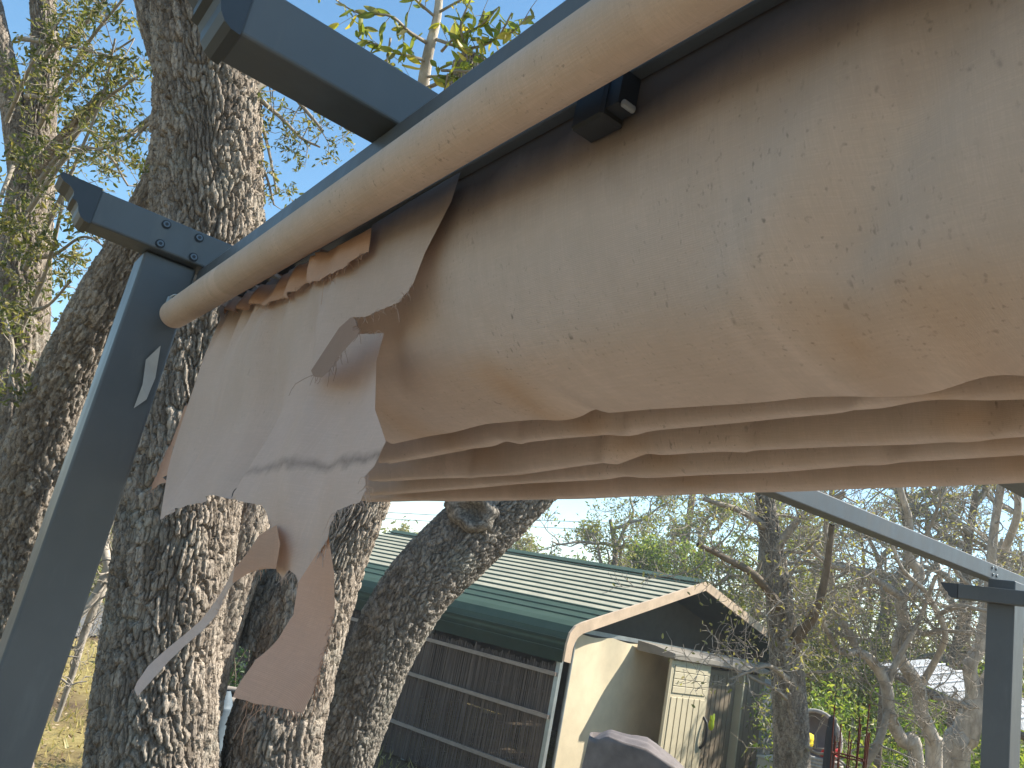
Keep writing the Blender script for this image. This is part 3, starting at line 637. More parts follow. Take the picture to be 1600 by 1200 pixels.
oakC = thing('oak_tree', 'grey oak trunk leaning far right with a hollow knot, in front of the green roof', 'tree', tuple(at_d(430, 1700, 4.5)), 'oaks beyond the deck')
specC = [(395, 1750, 130, 4.4), (465, 1400, 115, 4.45), (530, 1195, 102, 4.5), (590, 1035, 103, 4.6), (650, 925, 106, 4.7), (712, 855, 108, 4.8), (770, 800, 104, 4.9), (845, 735, 92, 5.0), (930, 650, 84, 5.1), (1000, 560, 70, 5.2)]
me, PC, _ = trunk_mesh('trunk', specC, 250, 560, 0.028, 0.05, 0.020, 6); own(link('trunk', me, M['oakdark'], oakC), oakC)
# swollen collar around an old branch scar
def knot(spec, root, mat):
    x, y, d, w = spec; c = at_d(x, y, d); v = unit(EYE - c); u = unit(np.cross(v, (0, 0, 1))); w2 = np.cross(u, v); n1, n2 = 14, 48; V = []
    gg = np.random.default_rng(3); rw = w / 2 * d / F
    for k in range(n1):
        f = k / (n1 - 1); rr = rw * (1.35 - 1.15 * f); hgt = rw * (0.34 * math.sin(math.pi * min(1, f * 1.25)) - 0.75 * max(0, f - 0.55))
        for j in range(n2):
            b = 2 * math.pi * j / n2; q = 1 + 0.07 * math.sin(3 * b + 1) + 0.05 * math.sin(7 * b) + gg.normal(0, 0.02)
            V.append(c + u * rr * q * math.cos(b) + w2 * rr * q * 0.72 * math.sin(b) + v * (hgt + gg.normal(0, rw * 0.015)))
    i = np.arange(n1 - 1)[:, None] * n2; j = np.arange(n2)[None]
    me = mesh_np('knot', np.array(V), np.stack((i + j, i + (j + 1) % n2, i + n2 + (j + 1) % n2, i + n2 + j), -1).reshape(-1, 4))
    me.attributes.new('plate', 'FLOAT', 'POINT').data.foreach_set('value', gg.random(len(V)).astype(np.float32))
    own(link('knot', me, mat, root), root)
knot((738, 800, 4.66, 62), oakC, M['oakdark'])
# ------------------------------------------------------------------ oak at the left edge: two trunks from one stool, leafy sprays all round
oakE = thing('oak_tree', 'forked oak at the left edge with one trunk slanting right behind the post', 'tree', tuple(at_d(-40, 1500, 5.6)), 'oaks beyond the deck')
me, PE, _ = trunk_mesh('trunk', [(-40, 1700, 150, 5.7), (-25, 1300, 120, 5.7), (-5, 1000, 98, 5.8), (15, 850, 86, 5.8), (26, 720, 80, 5.85), (32, 580, 76, 5.9), (38, 450, 70, 5.9), (42, 340, 64, 5.95), (58, 220, 50, 6.0), (70, 100, 38, 6.1), (66, -20, 34, 6.2), (60, -200, 28, 6.3)], 150, 460, 0.042, 0.12, 0.026, 7)
own(link('trunk', me, M['oak'], oakE), oakE)
me, PD, _ = trunk_mesh('trunk', [(-60, 1500, 130, 5.5), (-20, 1150, 112, 5.45), (18, 900, 104, 5.4), (48, 760, 98, 5.3), (82, 640, 95, 5.2), (128, 540, 90, 5.1), (180, 450, 84, 5.0), (228, 365, 78, 4.95), (262, 290, 72, 4.9), (290, 180, 66, 4.9), (310, 40, 60, 4.95), (330, -150, 50, 5.0)], 170, 460, 0.038, 0.11, 0.026, 8)
own(link('trunk', me, M['oak'], oakE), oakE)
for sp, sd in (([(44, 330, 44, 5.95), (32, 240, 38, 5.95), (18, 150, 34, 6.0), (2, 70, 30, 6.0), (-20, -30, 26, 6.1)], 17), ([(60, 270, 30, 5.9), (95, 225, 24, 5.8), (125, 190, 20, 5.7), (160, 150, 16, 5.6)], 18)):
    me, _, _ = trunk_mesh('limb', sp, 90, 160, 0.034, 0.08, 0.01, sd); own(link('limb', me, M['oak'], oakE), oakE)
g = np.random.default_rng(41); tb = Tubes(); lv = Leaves()
sprays = [[(40, 420, 10, 5.6), (85, 330, 7, 5.3), (120, 250, 5, 5.2), (160, 150, 4, 5.1), (180, 60, 3, 5.0)], [(50, 300, 10, 5.6), (110, 220, 8, 5.4), (160, 160, 6, 5.2), (215, 120, 4, 5.0)],
          [(30, 520, 9, 5.6), (70, 430, 7, 5.4), (95, 330, 5, 5.2), (110, 230, 3, 5.2)], [(60, 200, 9, 5.7), (110, 110, 7, 5.4), (150, 50, 5, 5.2), (200, -10, 4, 5.1)],
          [(20, 260, 8, 5.6), (-5, 330, 6, 5.4), (-15, 420, 4, 5.3)], [(70, 90, 9, 5.8), (130, 40, 6, 5.5), (170, -10, 4, 5.4)], [(45, 330, 9, 5.6), (110, 240, 7, 5.4), (165, 240, 5, 5.2), (200, 290, 3, 5.1)],
          [(30, 400, 8, 5.6), (80, 400, 6, 5.4), (130, 370, 4, 5.2), (170, 390, 3, 5.1)], [(25, 480, 8, 5.6), (70, 480, 5, 5.4), (110, 440, 4, 5.2)], [(10, 190, 8, 5.7), (50, 100, 6, 5.5), (100, 20, 4, 5.4)],
          [(30, 60, 8, 5.8), (100, 70, 5, 5.5), (180, 90, 4, 5.2)], [(40, 150, 8, 5.8), (90, 150, 5, 5.5), (150, 100, 4, 5.3), (210, 60, 3, 5.1)], [(0, 480, 8, 5.4), (20, 540, 5, 5.2), (15, 600, 4, 5.1)]]
for sp in sprays:
    pp = px_tube(tb, sp, 6)
    for q in pp[3::2]: grow(tb, lv, q, unit(g.normal(0, 0.7, 3) + np.array((0.1, -0.1, 0.05))), 0.34, 0.004, 1, g, dict(OAKPAR, kids=(5,), leaves=9.0, leaf=0.048, spread=0.02, rmin=0.0018))
own(link('branches', tb.mesh('branches'), M['twig'], oakE), oakE); own(link('crown', lv.mesh('crown', g), M['leaf_oak'], oakE), oakE)

# ------------------------------------------------------------------ young oak over the rail, big backlit leaves, each a part
yo = thing('young_oak', 'slim pale young oak with bright yellow-green leaves above the grey rail', 'tree', tuple(at_d(440, 1700, 4.6)))
g = np.random.default_rng(51); tb = Tubes(); P0 = at_d(640, 900, 3.2)
px_tube(tb, [(440, 1700, 34, 4.6), (480, 1050, 28, 4.5), (545, 800, 25, 4.3), (610, 500, 22, 3.8), (652, 200, 20, 3.3), (668, 90, 17, 3.2), (684, 20, 13, 3.2), (690, -80, 10, 3.2)], 10, 40)
own(link('trunk', tb.mesh('trunk'), M['pale'], yo), yo)
tb = Tubes(); ends = []
for sp in ([(662, 140, 7, 3.2), (700, 120, 6, 3.1), (725, 80, 5, 3.05), (720, 40, 4, 3.0), (735, 0, 3, 3.0)], [(672, 70, 7, 3.2), (640, 50, 5, 3.1), (610, 25, 4, 3.0), (560, 20, 3, 3.0), (525, 0, 2, 3.0)],
           [(676, 60, 6, 3.2), (730, 75, 5, 3.1), (775, 60, 4, 3.0), (800, 20, 3, 2.95)], [(668, 95, 6, 3.2), (630, 85, 5, 3.1), (590, 70, 3, 3.05), (560, 60, 2, 3.0)], [(684, 30, 5, 3.2), (650, 0, 4, 3.15), (625, -30, 3, 3.1)],
           [(690, 110, 5, 3.1), (740, 110, 4, 3.0), (770, 90, 3, 2.95)], [(684, 20, 5, 3.2), (720, 0, 4, 3.1), (760, -20, 3, 3.0)], [(660, 150, 6, 3.2), (690, 150, 4, 3.1), (700, 115, 3, 3.05)], [(610, 60, 4, 3.1), (605, 95, 3, 3.05), (612, 110, 2, 3.0)],
           [(775, 60, 3, 3.0), (800, 50, 3, 2.95), (825, 25, 2, 2.95)], [(690, 80, 5, 3.2), (710, 60, 4, 3.1), (750, 40, 3, 3.0), (780, 10, 2, 2.95)], [(668, 120, 5, 3.2), (720, 115, 4, 3.1), (755, 85, 3, 3.0)]):
    pp = px_tube(tb, sp, 5)
    ends += [(pp[k], pp[min(k + 1, len(pp) - 1)] - pp[k - 1]) for k in range(4, len(pp), 1)]
    for q in pp[4::4]:
        d = unit(g.normal(0, 1, 3)); L = g.uniform(0.06, 0.14); e = [q, q + d * L * 0.5 + g.normal(0, 0.006, 3), q + d * L]; tb.add(e, (0.0018, 0.0014, 0.0009), 4)
        ends += [(e[1], d), (e[2], d), (e[2], d)]
own(link('branches', tb.mesh('branches'), M['twig'], yo), yo)
lm = []
for v in range(4):
    bm = bmesh.new(); nl = 7; row = []
    for k in range(nl):
        f = k / (nl - 1); w = 0.19 * math.sin(math.pi * min(1, f * 0.94 + 0.04)) ** 0.75 * (1 - 0.2 * f); z = -0.10 * f * f * (1 + 0.5 * v) + 0.03 * math.sin(f * 6 + v)
        row.append([bm.verts.new((f, s * w, z + (0.05 + 0.02 * v) * abs(s))) for s in (-1, 0, 1)])
    for k in range(nl - 1):
        for s in (0, 1): bm.faces.new((row[k][s], row[k + 1][s], row[k + 1][s + 1], row[k][s + 1]))
    lm.append(bm_mesh('leaf', bm, True))
random.shuffle(ends)
lmats = [leaf_mat('young_oak_leaf_%s' % n, c, c, None, 0.5) for n, c in (('green', (0.17, 0.20, 0.06)), ('lime', (0.30, 0.31, 0.07)), ('yellow', (0.48, 0.38, 0.09)), ('olive', (0.22, 0.20, 0.09)))]
lms = {}
for k, (q, d) in enumerate(ends[:290]):
    v, mi = k % 4, random.choice((0, 0, 1, 1, 2, 3))
    if (v, mi) not in lms: lms[v, mi] = lm[v].copy(); lms[v, mi].materials.append(lmats[mi])
    o = link('leaf', lms[v, mi], None, yo); dd = Vector(unit(unit(np.array(d)) * 0.5 + g.normal(0, 0.6, 3) + np.array((0, 0, -0.25))))
    o.location = Vector(q) - yo.location; o.rotation_euler = (dd.to_track_quat('X', 'Z').to_matrix() @ Matrix.Rotation(random.uniform(-2.5, 2.5), 3, 'X')).to_euler(); s = random.uniform(0.040, 0.074); o.scale = (s, s, s)

# ------------------------------------------------------------------ carport shed with green ribbed roof
sa = -0.28425101
SD = np.array((math.sin(sa), math.cos(sa), 0)); TD = np.array((math.cos(sa), -math.sin(sa), 0))     # along the shed, across it
fa = sa + R(6); FD = np.array((math.cos(fa), -math.sin(fa), 0))                                       # front edge direction
CT_ = 9.5565
P0 = on_plane((878, 1037), TD, CT_ - 0.15); P0[2] = 0
shed = thing('carport_shed', 'open carport with ribbed green metal roof, tan trim and reed-screened side', 'carport', tuple(P0))
SHL = Vector(shed.location)
def W(u, s, z): return tuple(P0 + FD * u + SD * s + np.array((0, 0, z)))                              # shed frame: u across, s back, z up
LEN = 7.4
roof_green = NT('green_roof_paint'); v = roof_green.coord('Object'); f = roof_green.noise(v, 2.5, 6, 0.65)
roof_green.base(roof_green.ramp(f, [(0.3, (0.030, 0.056, 0.038)), (0.7, (0.046, 0.076, 0.052))])); roof_green.rough(0.6, 0.2); roof_green = roof_green.m
roof_pale = simple('sunlit_course_paint', (0.36, 0.34, 0.25), 0.6, 0.3, 0.2, 3)  # sunlit highlights of the roof courses put into their colour
trim = simple('tan_trim_paint', (0.50, 0.38, 0.27), 0.6, 0.3, 0.2, 4)
frame_m = simple('galvanised_frame', (0.30, 0.33, 0.33), 0.4, 0.5, 0.2, 6, metallic=0.4)
slope = [(0.0, 1.90), (0.0, 2.12), (0.03, 2.27), (0.11, 2.37), (0.24, 2.43), (3.40, 3.46), (6.55, 2.80), (6.68, 2.74), (6.75, 2.6), (6.76, 2.2)]
def roof_strip(name, prof, s0, s1, mat, parent, thick=0.012):
    bm = bmesh.new(); n = len(prof)
    a = [[bm.verts.new(W(u, s, z)) for u, z in prof] for s in (s0, s1)]; b = [[bm.verts.new(W(u, s, z - thick)) for u, z in prof] for s in (s0, s1)]
    for k in range(n - 1):
        bm.faces.new((a[0][k], a[0][k + 1], a[1][k + 1], a[1][k])); bm.faces.new((b[0][k], b[1][k], b[1][k + 1], b[0][k + 1]))
        for e in (0, 1): bm.faces.new((a[e][k], b[e][k], b[e][k + 1], a[e][k + 1]))
    for k in (0, n - 1): bm.faces.new((a[0][k], a[1][k], b[1][k], b[0][k]))
    return own(link(name, bm_mesh(name, bm), mat, parent), parent)
# left slope: ribs run along the building, so the sheet shows as lengthwise courses
nr = 13; du = (3.40 - 0.24) / nr; dz = (3.46 - 2.43) / nr
roof = roof_strip('eave_sheet', slope[:5], 0.0, LEN, roof_green, shed)
for k in range(nr):
    u0, z0 = 0.24 + du * k, 2.43 + dz * k
    m = roof_pale if k > 2 else roof_green
    roof_strip('roof_course', [(u0 + 0.002, z0 - 0.006), (u0 + du * 0.80, z0 + dz * 0.80 - 0.004)], 0.0, LEN, m, shed)
    roof_strip('roof_rib', [(u0 + du * 0.80, z0 + dz * 0.80 - 0.010), (u0 + du * 0.83, z0 + dz * 0.83 + 0.014), (u0 + du * 0.95, z0 + dz * 0.95 + 0.014), (u0 + du - 0.001, z0 + dz - 0.010)], 0.002, LEN - 0.002, roof_green, shed)
roof_strip('far_slope', slope[5:], 0.0, LEN, roof_green, shed)
roof_strip('ridge_cap', [(3.22, 3.43), (3.40, 3.50), (3.60, 3.45)], -0.01, LEN + 0.01, roof_green, shed)
for k, zz in enumerate((2.02, 2.16)): roof_strip('eave_rib', [(-0.022, zz), (-0.022, zz + 0.03), (-0.004, zz + 0.032)], 0.0, LEN, roof_green, shed, 0.006)
# tan trim along the front edge
for prof in (slope[:6], slope[5:]):
    bm = bmesh.new(); n = len(prof)
    inn = [(u + (0.02 if prof[0][0] == 0 else -0.02) * (0 if k in (n - 1,) and prof[0][0] == 0 else 1), z - 0.13 - (0.0 if k > 2 else 0)) for k, (u, z) in enumerate(prof)]
    if prof[0][0] == 0: inn[0] = (0.13, 1.90); inn[1] = (0.13, 2.08); inn[2] = (0.15, 2.16); inn[3] = (0.20, 2.24); inn[4] = (0.29, 2.30)
    rows_ = [[bm.verts.new(W(u, s, z)) for u, z in pr] for s in (-0.035, -0.004) for pr in ([(u - 0.012 if z < 2.3 else u, z + 0.012) for u, z in prof], inn)]
    o1, i1, o2, i2 = rows_
    for k in range(n - 1):
        bm.faces.new((o1[k], o1[k + 1], i1[k + 1], i1[k])); bm.faces.new((o2[k], i2[k], i2[k + 1], o2[k + 1]))
        bm.faces.new((o1[k], o2[k], o2[k + 1], o1[k + 1])); bm.faces.new((i1[k], i1[k + 1], i2[k + 1], i2[k]))
    for k in (0, n - 1): bm.faces.new((o1[k], i1[k], i2[k], o2[k]))
    own(link('roof_trim', bm_mesh('roof_trim', bm), trim, shed), shed)
def shed_box(name, u0, u1, s0, s1, z0, z1, mat, parent=None, bevel=0.0, base=None):
    par = parent or shed; Wf = base or W
    bm = bmesh.new(); vv = [bm.verts.new(Wf(u, s, z)) for z in (z0, z1) for s in (s0, s1) for u in (u0, u1)]
    for fc in ((0, 1, 3, 2), (4, 6, 7, 5), (0, 4, 5, 1), (2, 3, 7, 6), (0, 2, 6, 4), (1, 5, 7, 3)): bm.faces.new([vv[i] for i in fc])
    if bevel: bmesh.ops.bevel(bm, geom=bm.edges[:], offset=bevel, segments=1, affect='EDGES')
    return own(link(name, bm_mesh(name, bm), mat, par), par)
# posts, girts and reed screen on the near side
for s in (0.08, 2.5, 4.9, 7.2): shed_box('corner_post' if s < 0.1 else 'side_post', 0.075 if s < 0.1 else 0.14, 0.135 if s < 0.1 else 0.2, s, s + 0.06, 0, 1.95, frame_m)
girt = simple('weathered_girt_wood', (0.27, 0.22, 0.18), 0.8, 0.2, 0.25, 8, 0.3, stretch=(1, 1, 4))
for z in (1.70, 1.16, 0.45): shed_box('girt', 0.035, 0.075, 0.10, LEN - 0.1, z, z + 0.05, girt)
reed = NT('woven_reed_screen'); v = reed.coord('Object', (60, 60, 1.5)); n1 = reed.noise(v, 1.0, 4, 0.6); n2 = reed.noise(reed.coord('Object'), 2.2, 4); n3 = reed.noise(reed.coord('Object', (14, 14, 3)), 1.0, 4, 0.7)
c = reed.ramp(n1, [(0.3, (0.06, 0.048, 0.042)), (0.55, (0.15, 0.12, 0.10)), (0.75, (0.27, 0.22, 0.18))])
reed.base(reed.mix(reed.ramp(n2, [(0.4, 0.0), (0.7, 0.5)]), c, (0.12, 0.10, 0.09))); reed.rough(0.9, 0.1); reed.bump(n1, 0.6, 0.01); reed = reed.m
gs = np.random.default_rng(61); V = []; Q = []; k = 0; s = 0.14
while s < LEN - 0.1:
    if not (6.0 < s < 7.0 and gs.random() < 0.12):
        w = gs.uniform(0.010, 0.017); zt = 1.82 + gs.normal(0, 0.022); zb = 0.03; off = gs.uniform(0, 0.012); lean = gs.normal(0, 0.006)
        for z in (zb, zt):
            for a, b in ((0, 0), (w * 0.5, -w * 0.45), (w, 0)): V.append(W(0.088 + off + b, s + a + (lean if z == zt else 0), z))
        Q += [(k, k + 1, k + 4, k + 3), (k + 1, k + 2, k + 5, k + 4)]; k += 6
    s += gs.uniform(0.012, 0.019)
so = own(link('reed_screen', mesh_np('reed_screen', np.array(V), np.array(Q), None, False), reed, shed), shed); so['kind'] = 'stuff'
# back and far walls, shelf clutter inside the dark gap
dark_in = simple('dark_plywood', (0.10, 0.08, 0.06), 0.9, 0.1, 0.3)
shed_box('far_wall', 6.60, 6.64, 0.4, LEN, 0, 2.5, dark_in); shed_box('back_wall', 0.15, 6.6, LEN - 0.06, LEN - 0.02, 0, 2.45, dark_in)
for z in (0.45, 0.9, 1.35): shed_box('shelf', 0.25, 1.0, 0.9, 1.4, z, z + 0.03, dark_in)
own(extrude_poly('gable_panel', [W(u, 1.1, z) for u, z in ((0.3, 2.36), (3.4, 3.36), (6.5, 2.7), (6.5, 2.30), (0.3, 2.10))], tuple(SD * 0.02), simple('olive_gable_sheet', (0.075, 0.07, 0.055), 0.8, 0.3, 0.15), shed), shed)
# canvas front sheet with scalloped top edge, hung on a pole
ns, nz = 90, 40; V = []
for a in range(ns + 1):
    u = 0.42 + (3.55 - 0.42) * a / ns; ztop = 2.30 - 0.035 * abs(math.sin((u - 0.42) * 3.6)) + 0.045 * (u - 0.42) * 0.2
    for b in range(nz + 1):
        f = b / nz; z = 0.02 + (ztop - 0.02) * f
        V.append(W(u, 0.16 + 0.02 * math.sin(u * 3.6 * 2) * f ** 3 + 0.012 * math.sin(u * 2.1 + z * 3), z))
i = (np.arange(ns)[:, None] * (nz + 1) + np.arange(nz)[None]).ravel()
cream = simple('cream_canvas', (0.62, 0.53, 0.37), 0.9, 0.1, 0.1, 4, 0.2)
own(link('canvas_sheet', mesh_np('canvas_sheet', np.array(V), np.stack((i, i + 1, i + nz + 2, i + nz + 1), 1)), cream, shed), shed)
tb = Tubes(); tb.add([W(0.40, 0.15, 0), W(0.40, 0.15, 2.34)], 0.022, 10); own(link('front_pole', tb.mesh('front_pole'), frame_m, shed), shed)
shed_box('front_rail', 0.30, 6.5, 0.20, 0.25, 2.30, 2.36, frame_m)

# ------------------------------------------------------------------ resin storage shed in front of the canvas
def at_s(q, s): return on_plane(q, SDn, SDn.dot(P0) + s)
SDn = np.array((-FD[1], FD[0], 0))
def ucoord(q, s): p = at_s(q, s); return float(FD.dot(p - P0)), float(p[2])
RS = -0.45
def WR(u, s, z): return tuple(P0 + FD * u + SDn * s + np.array((0, 0, z)))
rsx0, rz0 = ucoord((1049, 1021), RS); rsx1, rz1 = ucoord((1110, 1034), RS); rsx2, _ = ucoord((1163, 1042), RS); rsx3, _ = ucoord((1200, 1045), RS); rsx4, _ = ucoord((1232, 1050), RS)
ZT = (rz0 + rz1) / 2
stor = thing('storage_shed', 'beige resin storage shed with doors ajar in front of the cream canvas', 'storage shed', tuple(P0 + FD * rsx0 + SDn * RS))
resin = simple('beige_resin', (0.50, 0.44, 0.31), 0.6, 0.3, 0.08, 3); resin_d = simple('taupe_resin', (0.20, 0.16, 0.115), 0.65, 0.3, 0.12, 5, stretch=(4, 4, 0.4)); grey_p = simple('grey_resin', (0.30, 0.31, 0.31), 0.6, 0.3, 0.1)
sb = lambda n, u0, u1, s0, s1, z0, z1, m, p=None, bv=0.0: shed_box(n, u0, u1, s0, s1, z0, z1, m, p or stor, bv, WR)
dr = sb('door', rsx0 + 0.05, rsx1, RS - 0.03, RS, 0.10, ZT - 0.07, resin, None, 0.006)
wD = rsx1 - rsx0 - 0.05
for k in range(6):            # raised boards of the door, grooves between them
    a = rsx0 + 0.05 + 0.04 + (wD - 0.12) * k / 6; sb('board', a + 0.012, a + (wD - 0.12) / 6 - 0.012, RS - 0.042, RS - 0.031, 0.2, ZT - 0.58, resin, dr, 0.003)
for k in range(4): sb('louvre', rsx0 + 0.10, rsx1 - 0.10, RS - 0.044, RS - 0.031, ZT - 0.52 + 0.10 * k, ZT - 0.43 + 0.10 * k, resin, dr, 0.004)
hp, hz = ucoord((1098, 1145), RS - 0.05)
tb = Tubes(); tb.add(catmull([WR(hp, RS - 0.03, hz + 0.22), WR(hp - 0.01, RS - 0.10, hz + 0.14), WR(hp - 0.02, RS - 0.12, hz), WR(hp - 0.01, RS - 0.10, hz - 0.14), WR(hp, RS - 0.03, hz - 0.22)], 20), 0.022, 8)
own(link('handle', tb.mesh('handle'), M['black'], dr), dr)
sb('side_wall', rsx1 + 0.005, rsx1 + 0.045, RS + 0.02, RS + 0.54, 0.05, ZT - 0.06, resin, None, 0.004)
sb('hinge_post', rsx0, rsx0 + 0.045, RS - 0.035, RS + 0.01, 0.05, ZT - 0.06, resin, None, 0.004)
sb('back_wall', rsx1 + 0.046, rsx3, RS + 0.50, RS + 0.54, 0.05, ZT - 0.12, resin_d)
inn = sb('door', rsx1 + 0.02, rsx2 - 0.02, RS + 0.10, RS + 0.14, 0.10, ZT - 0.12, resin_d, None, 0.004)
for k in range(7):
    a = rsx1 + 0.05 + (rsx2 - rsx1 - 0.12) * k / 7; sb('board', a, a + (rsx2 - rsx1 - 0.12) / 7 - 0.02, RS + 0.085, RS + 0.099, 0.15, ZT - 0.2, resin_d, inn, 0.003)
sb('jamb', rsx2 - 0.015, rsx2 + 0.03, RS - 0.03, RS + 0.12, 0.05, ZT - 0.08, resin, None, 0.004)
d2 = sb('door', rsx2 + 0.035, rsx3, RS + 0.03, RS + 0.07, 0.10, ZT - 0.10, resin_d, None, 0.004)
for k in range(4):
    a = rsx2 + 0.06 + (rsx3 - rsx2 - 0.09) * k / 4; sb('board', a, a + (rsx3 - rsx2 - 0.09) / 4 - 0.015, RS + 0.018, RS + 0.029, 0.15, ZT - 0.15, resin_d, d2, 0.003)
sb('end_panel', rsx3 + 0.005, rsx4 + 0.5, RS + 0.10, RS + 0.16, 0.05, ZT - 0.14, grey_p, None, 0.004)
# lid: sloping slab with thick lip
own(extrude_poly('lid', [WR(rsx0 - 0.05, RS - 0.10, ZT - 0.05), WR(rsx0 - 0.05, RS - 0.10, ZT + 0.02), WR(rsx0 - 0.05, RS + 0.25, ZT + 0.07), WR(rsx0 - 0.05, RS + 0.56, ZT + 0.09), WR(rsx0 - 0.05, RS + 0.56, ZT - 0.05)],
                 tuple(FD * (rsx3 - rsx0 - 0.1)), simple('taupe_lid', (0.22, 0.20, 0.17), 0.55, 0.3, 0.15), stor), stor)
# small lime glove hung by the handle, white box at the foot
p = at_s((1112, 1128), RS - 0.08)
gl = Tubes(); gl.add(catmull([p + np.array((0, 0, -0.12)), p, p + FD * 0.05 + np.array((0, 0, 0.12))], 10), np.array([.02, .035, .045, .045, .04, .035, .035, .03, .02, .01]), 7)
gl.add(catmull([p, p - FD * 0.04 + np.array((0, 0, 0.05)), p - FD * 0.05 + np.array((0, 0, 0.1))], 6), np.array([.02, .02, .018, .015, .012, .006]), 6)
tag(link('garden_glove', gl.mesh('garden_glove'), simple('lime_rubber', (0.45, 0.55, 0.03), 0.5)), 'lime green glove hanging at the edge of the open beige door', 'glove')
p = at_s((1213, 1192), RS - 0.4); M4 = Matrix.Translation(p) @ Matrix.Rotation(-fa, 4, 'Z')
bx = thing('plastic_box', 'low white plastic box on the ground beside the storage shed', 'box', tuple(p * np.array((1, 1, 0))))
own(box('body', -0.28, 0.28, -0.2, 0.2, -p[2] + 0.01, 0.03, simple('white_plastic', (0.70, 0.68, 0.60), 0.5), bx, 0.02, M4), bx)
own(box('lid', -0.30, 0.30, -0.22, 0.22, 0.031, 0.07, bpy.data.materials['white_plastic'], bx, 0.015, M4), bx)

# ------------------------------------------------------------------ grey cover draped over something in the yard
cc = at_h(1005, 1200, 8.6); ca = at_h(925, 1160, 8.6); zt = at_h(985, 1150, 8.6)[2]
n1, n2 = 46, 64; V = []
ux = unit(np.array((ray(1005, 1100)[1], -ray(1005, 1100)[0], 0))); uy = np.array((-ux[1], ux[0], 0))
ctr = np.array((cc[0], cc[1], 0)); 
for a in range(n1 + 1):
    f = a / n1
    for b in range(n2):
        t_ = 2 * math.pi * b / n2; ct, stt = math.cos(t_), math.sin(t_)
        if f < 0.42:
            q = f / 0.42; rr = q; x = rr * 0.56 * math.copysign(abs(ct) ** 0.7, ct); yv = rr * 0.34 * math.copysign(abs(stt) ** 0.7, stt)
            hz = zt - 0.02 * q - 0.26 * max(0, x / 0.52) ** 1.3 - 0.10 * max(0, -x / 0.52 - 0.72) * 3 + 0.006 * math.sin(x * 17 + 2) * q - 0.03 * abs(yv) + 0.012 * math.sin(yv * 25 + x * 9)
            edge = hz
        else:
            q = (f - 0.42) / 0.58; flare = 1 + 0.20 * q + 0.035 * q * math.sin(t_ * 9 + 1) + 0.025 * q * math.sin(t_ * 17)
            x = 0.56 * flare * math.copysign(abs(ct) ** 0.7, ct) + 0.18 * q * max(0, ct); yv = 0.34 * flare * math.copysign(abs(stt) ** 0.7, stt)
            top = zt - 0.02 - 0.26 * max(0, math.copysign(abs(ct) ** 0.7, ct)) ** 1.3 - 0.03 * 0.3
            hz = top * (1 - q) + 0.04 * q
        V.append(ctr + ux * x + uy * yv + np.array((0, 0, hz)))
i = np.arange(n1)[:, None] * n2; j = np.arange(n2)[None]
cov = simple('grey_tarp', (0.16, 0.138, 0.132), 0.6, 0.2, 0.3, 7, 0.4)
co_ = link('draped_cover', mesh_np('draped_cover', np.array(V), np.stack((i + j, i + (j + 1) % n2, i + n2 + (j + 1) % n2, i + n2 + j), -1).reshape(-1, 4)), cov)
tag(co_, 'dark grey fabric cover draped over an object in front of the cream canvas', 'cover')

# ------------------------------------------------------------------ crooked bare trees right of the shed
def bare_tree(label, specs, mat, seed, twigs=0.9, tw_len=0.9, group='bare crooked trees beside the shed', leaves=None, name='bare_tree', lev=2, every=3, up=0.06, plated=False):
    s0 = specs[0][0]; b = at_d(s0[0], s0[1], s0[3]); root = thing(name, label, 'tree', (b[0], b[1], 0), group)
    g = np.random.default_rng(seed); tr = Tubes(); tb = Tubes(); lv = Leaves() if leaves else None
    for k, sp in enumerate(specs):
        if k == 0 and sp[0][1] > 1150: sp = [(sp[0][0] + (sp[0][0] - sp[1][0]) * 0.3, sp[0][1] + 420, sp[0][2] * 1.25, sp[0][3])] + list(sp)
        pp = px_tube(Tubes() if (plated and k == 0) else tr if k < 3 else tb, sp, 10 if k < 3 else 7, len(sp) * 7)
        for q in pp[8 if k == 0 else 4::every]:
            if g.random() < twigs:
                i = max(1, np.argmin(np.abs(pp - q).sum(1))); t = unit(pp[i] - pp[i - 1]); d = unit(np.cross(t, g.normal(size=3)) + t * 0.5 + np.array((0, 0, 0.1)))
                grow(tb, lv, q, d, tw_len * g.uniform(0.5, 1.2), sp[-1][2] * 0.10 * sp[-1][3] / F + 0.004, lev, g,
                     dict(wob=0.42, up=up, kids=(4, 4, 3), ratio=0.58, rmin=0.0022, leaves=leaves or 0, leaf=0.045, spread=0.03, fwd=0.45))
    if plated:
        s0 = specs[0]; me, _, _ = trunk_mesh('trunk', [(s0[0][0] + 4, s0[0][1] + 420, s0[0][2] * 1.25, s0[0][3])] + [(a, b, w * 1.02, d) for a, b, w, d in s0], 90, 420, 0.024, 0.10, 0.011, seed); own(link('trunk', me, M['oakdark'], root), root)
        own(link('limb', tr.mesh('limb'), mat, root), root)
    else: own(link('trunk', tr.mesh('trunk'), mat, root), root)
    own(link('branches', tb.mesh('branches'), M['twig'], root), root)
    if lv and lv.P: own(link('crown', lv.mesh('crown', g), M['leaf_olive'], root), root)
    return root
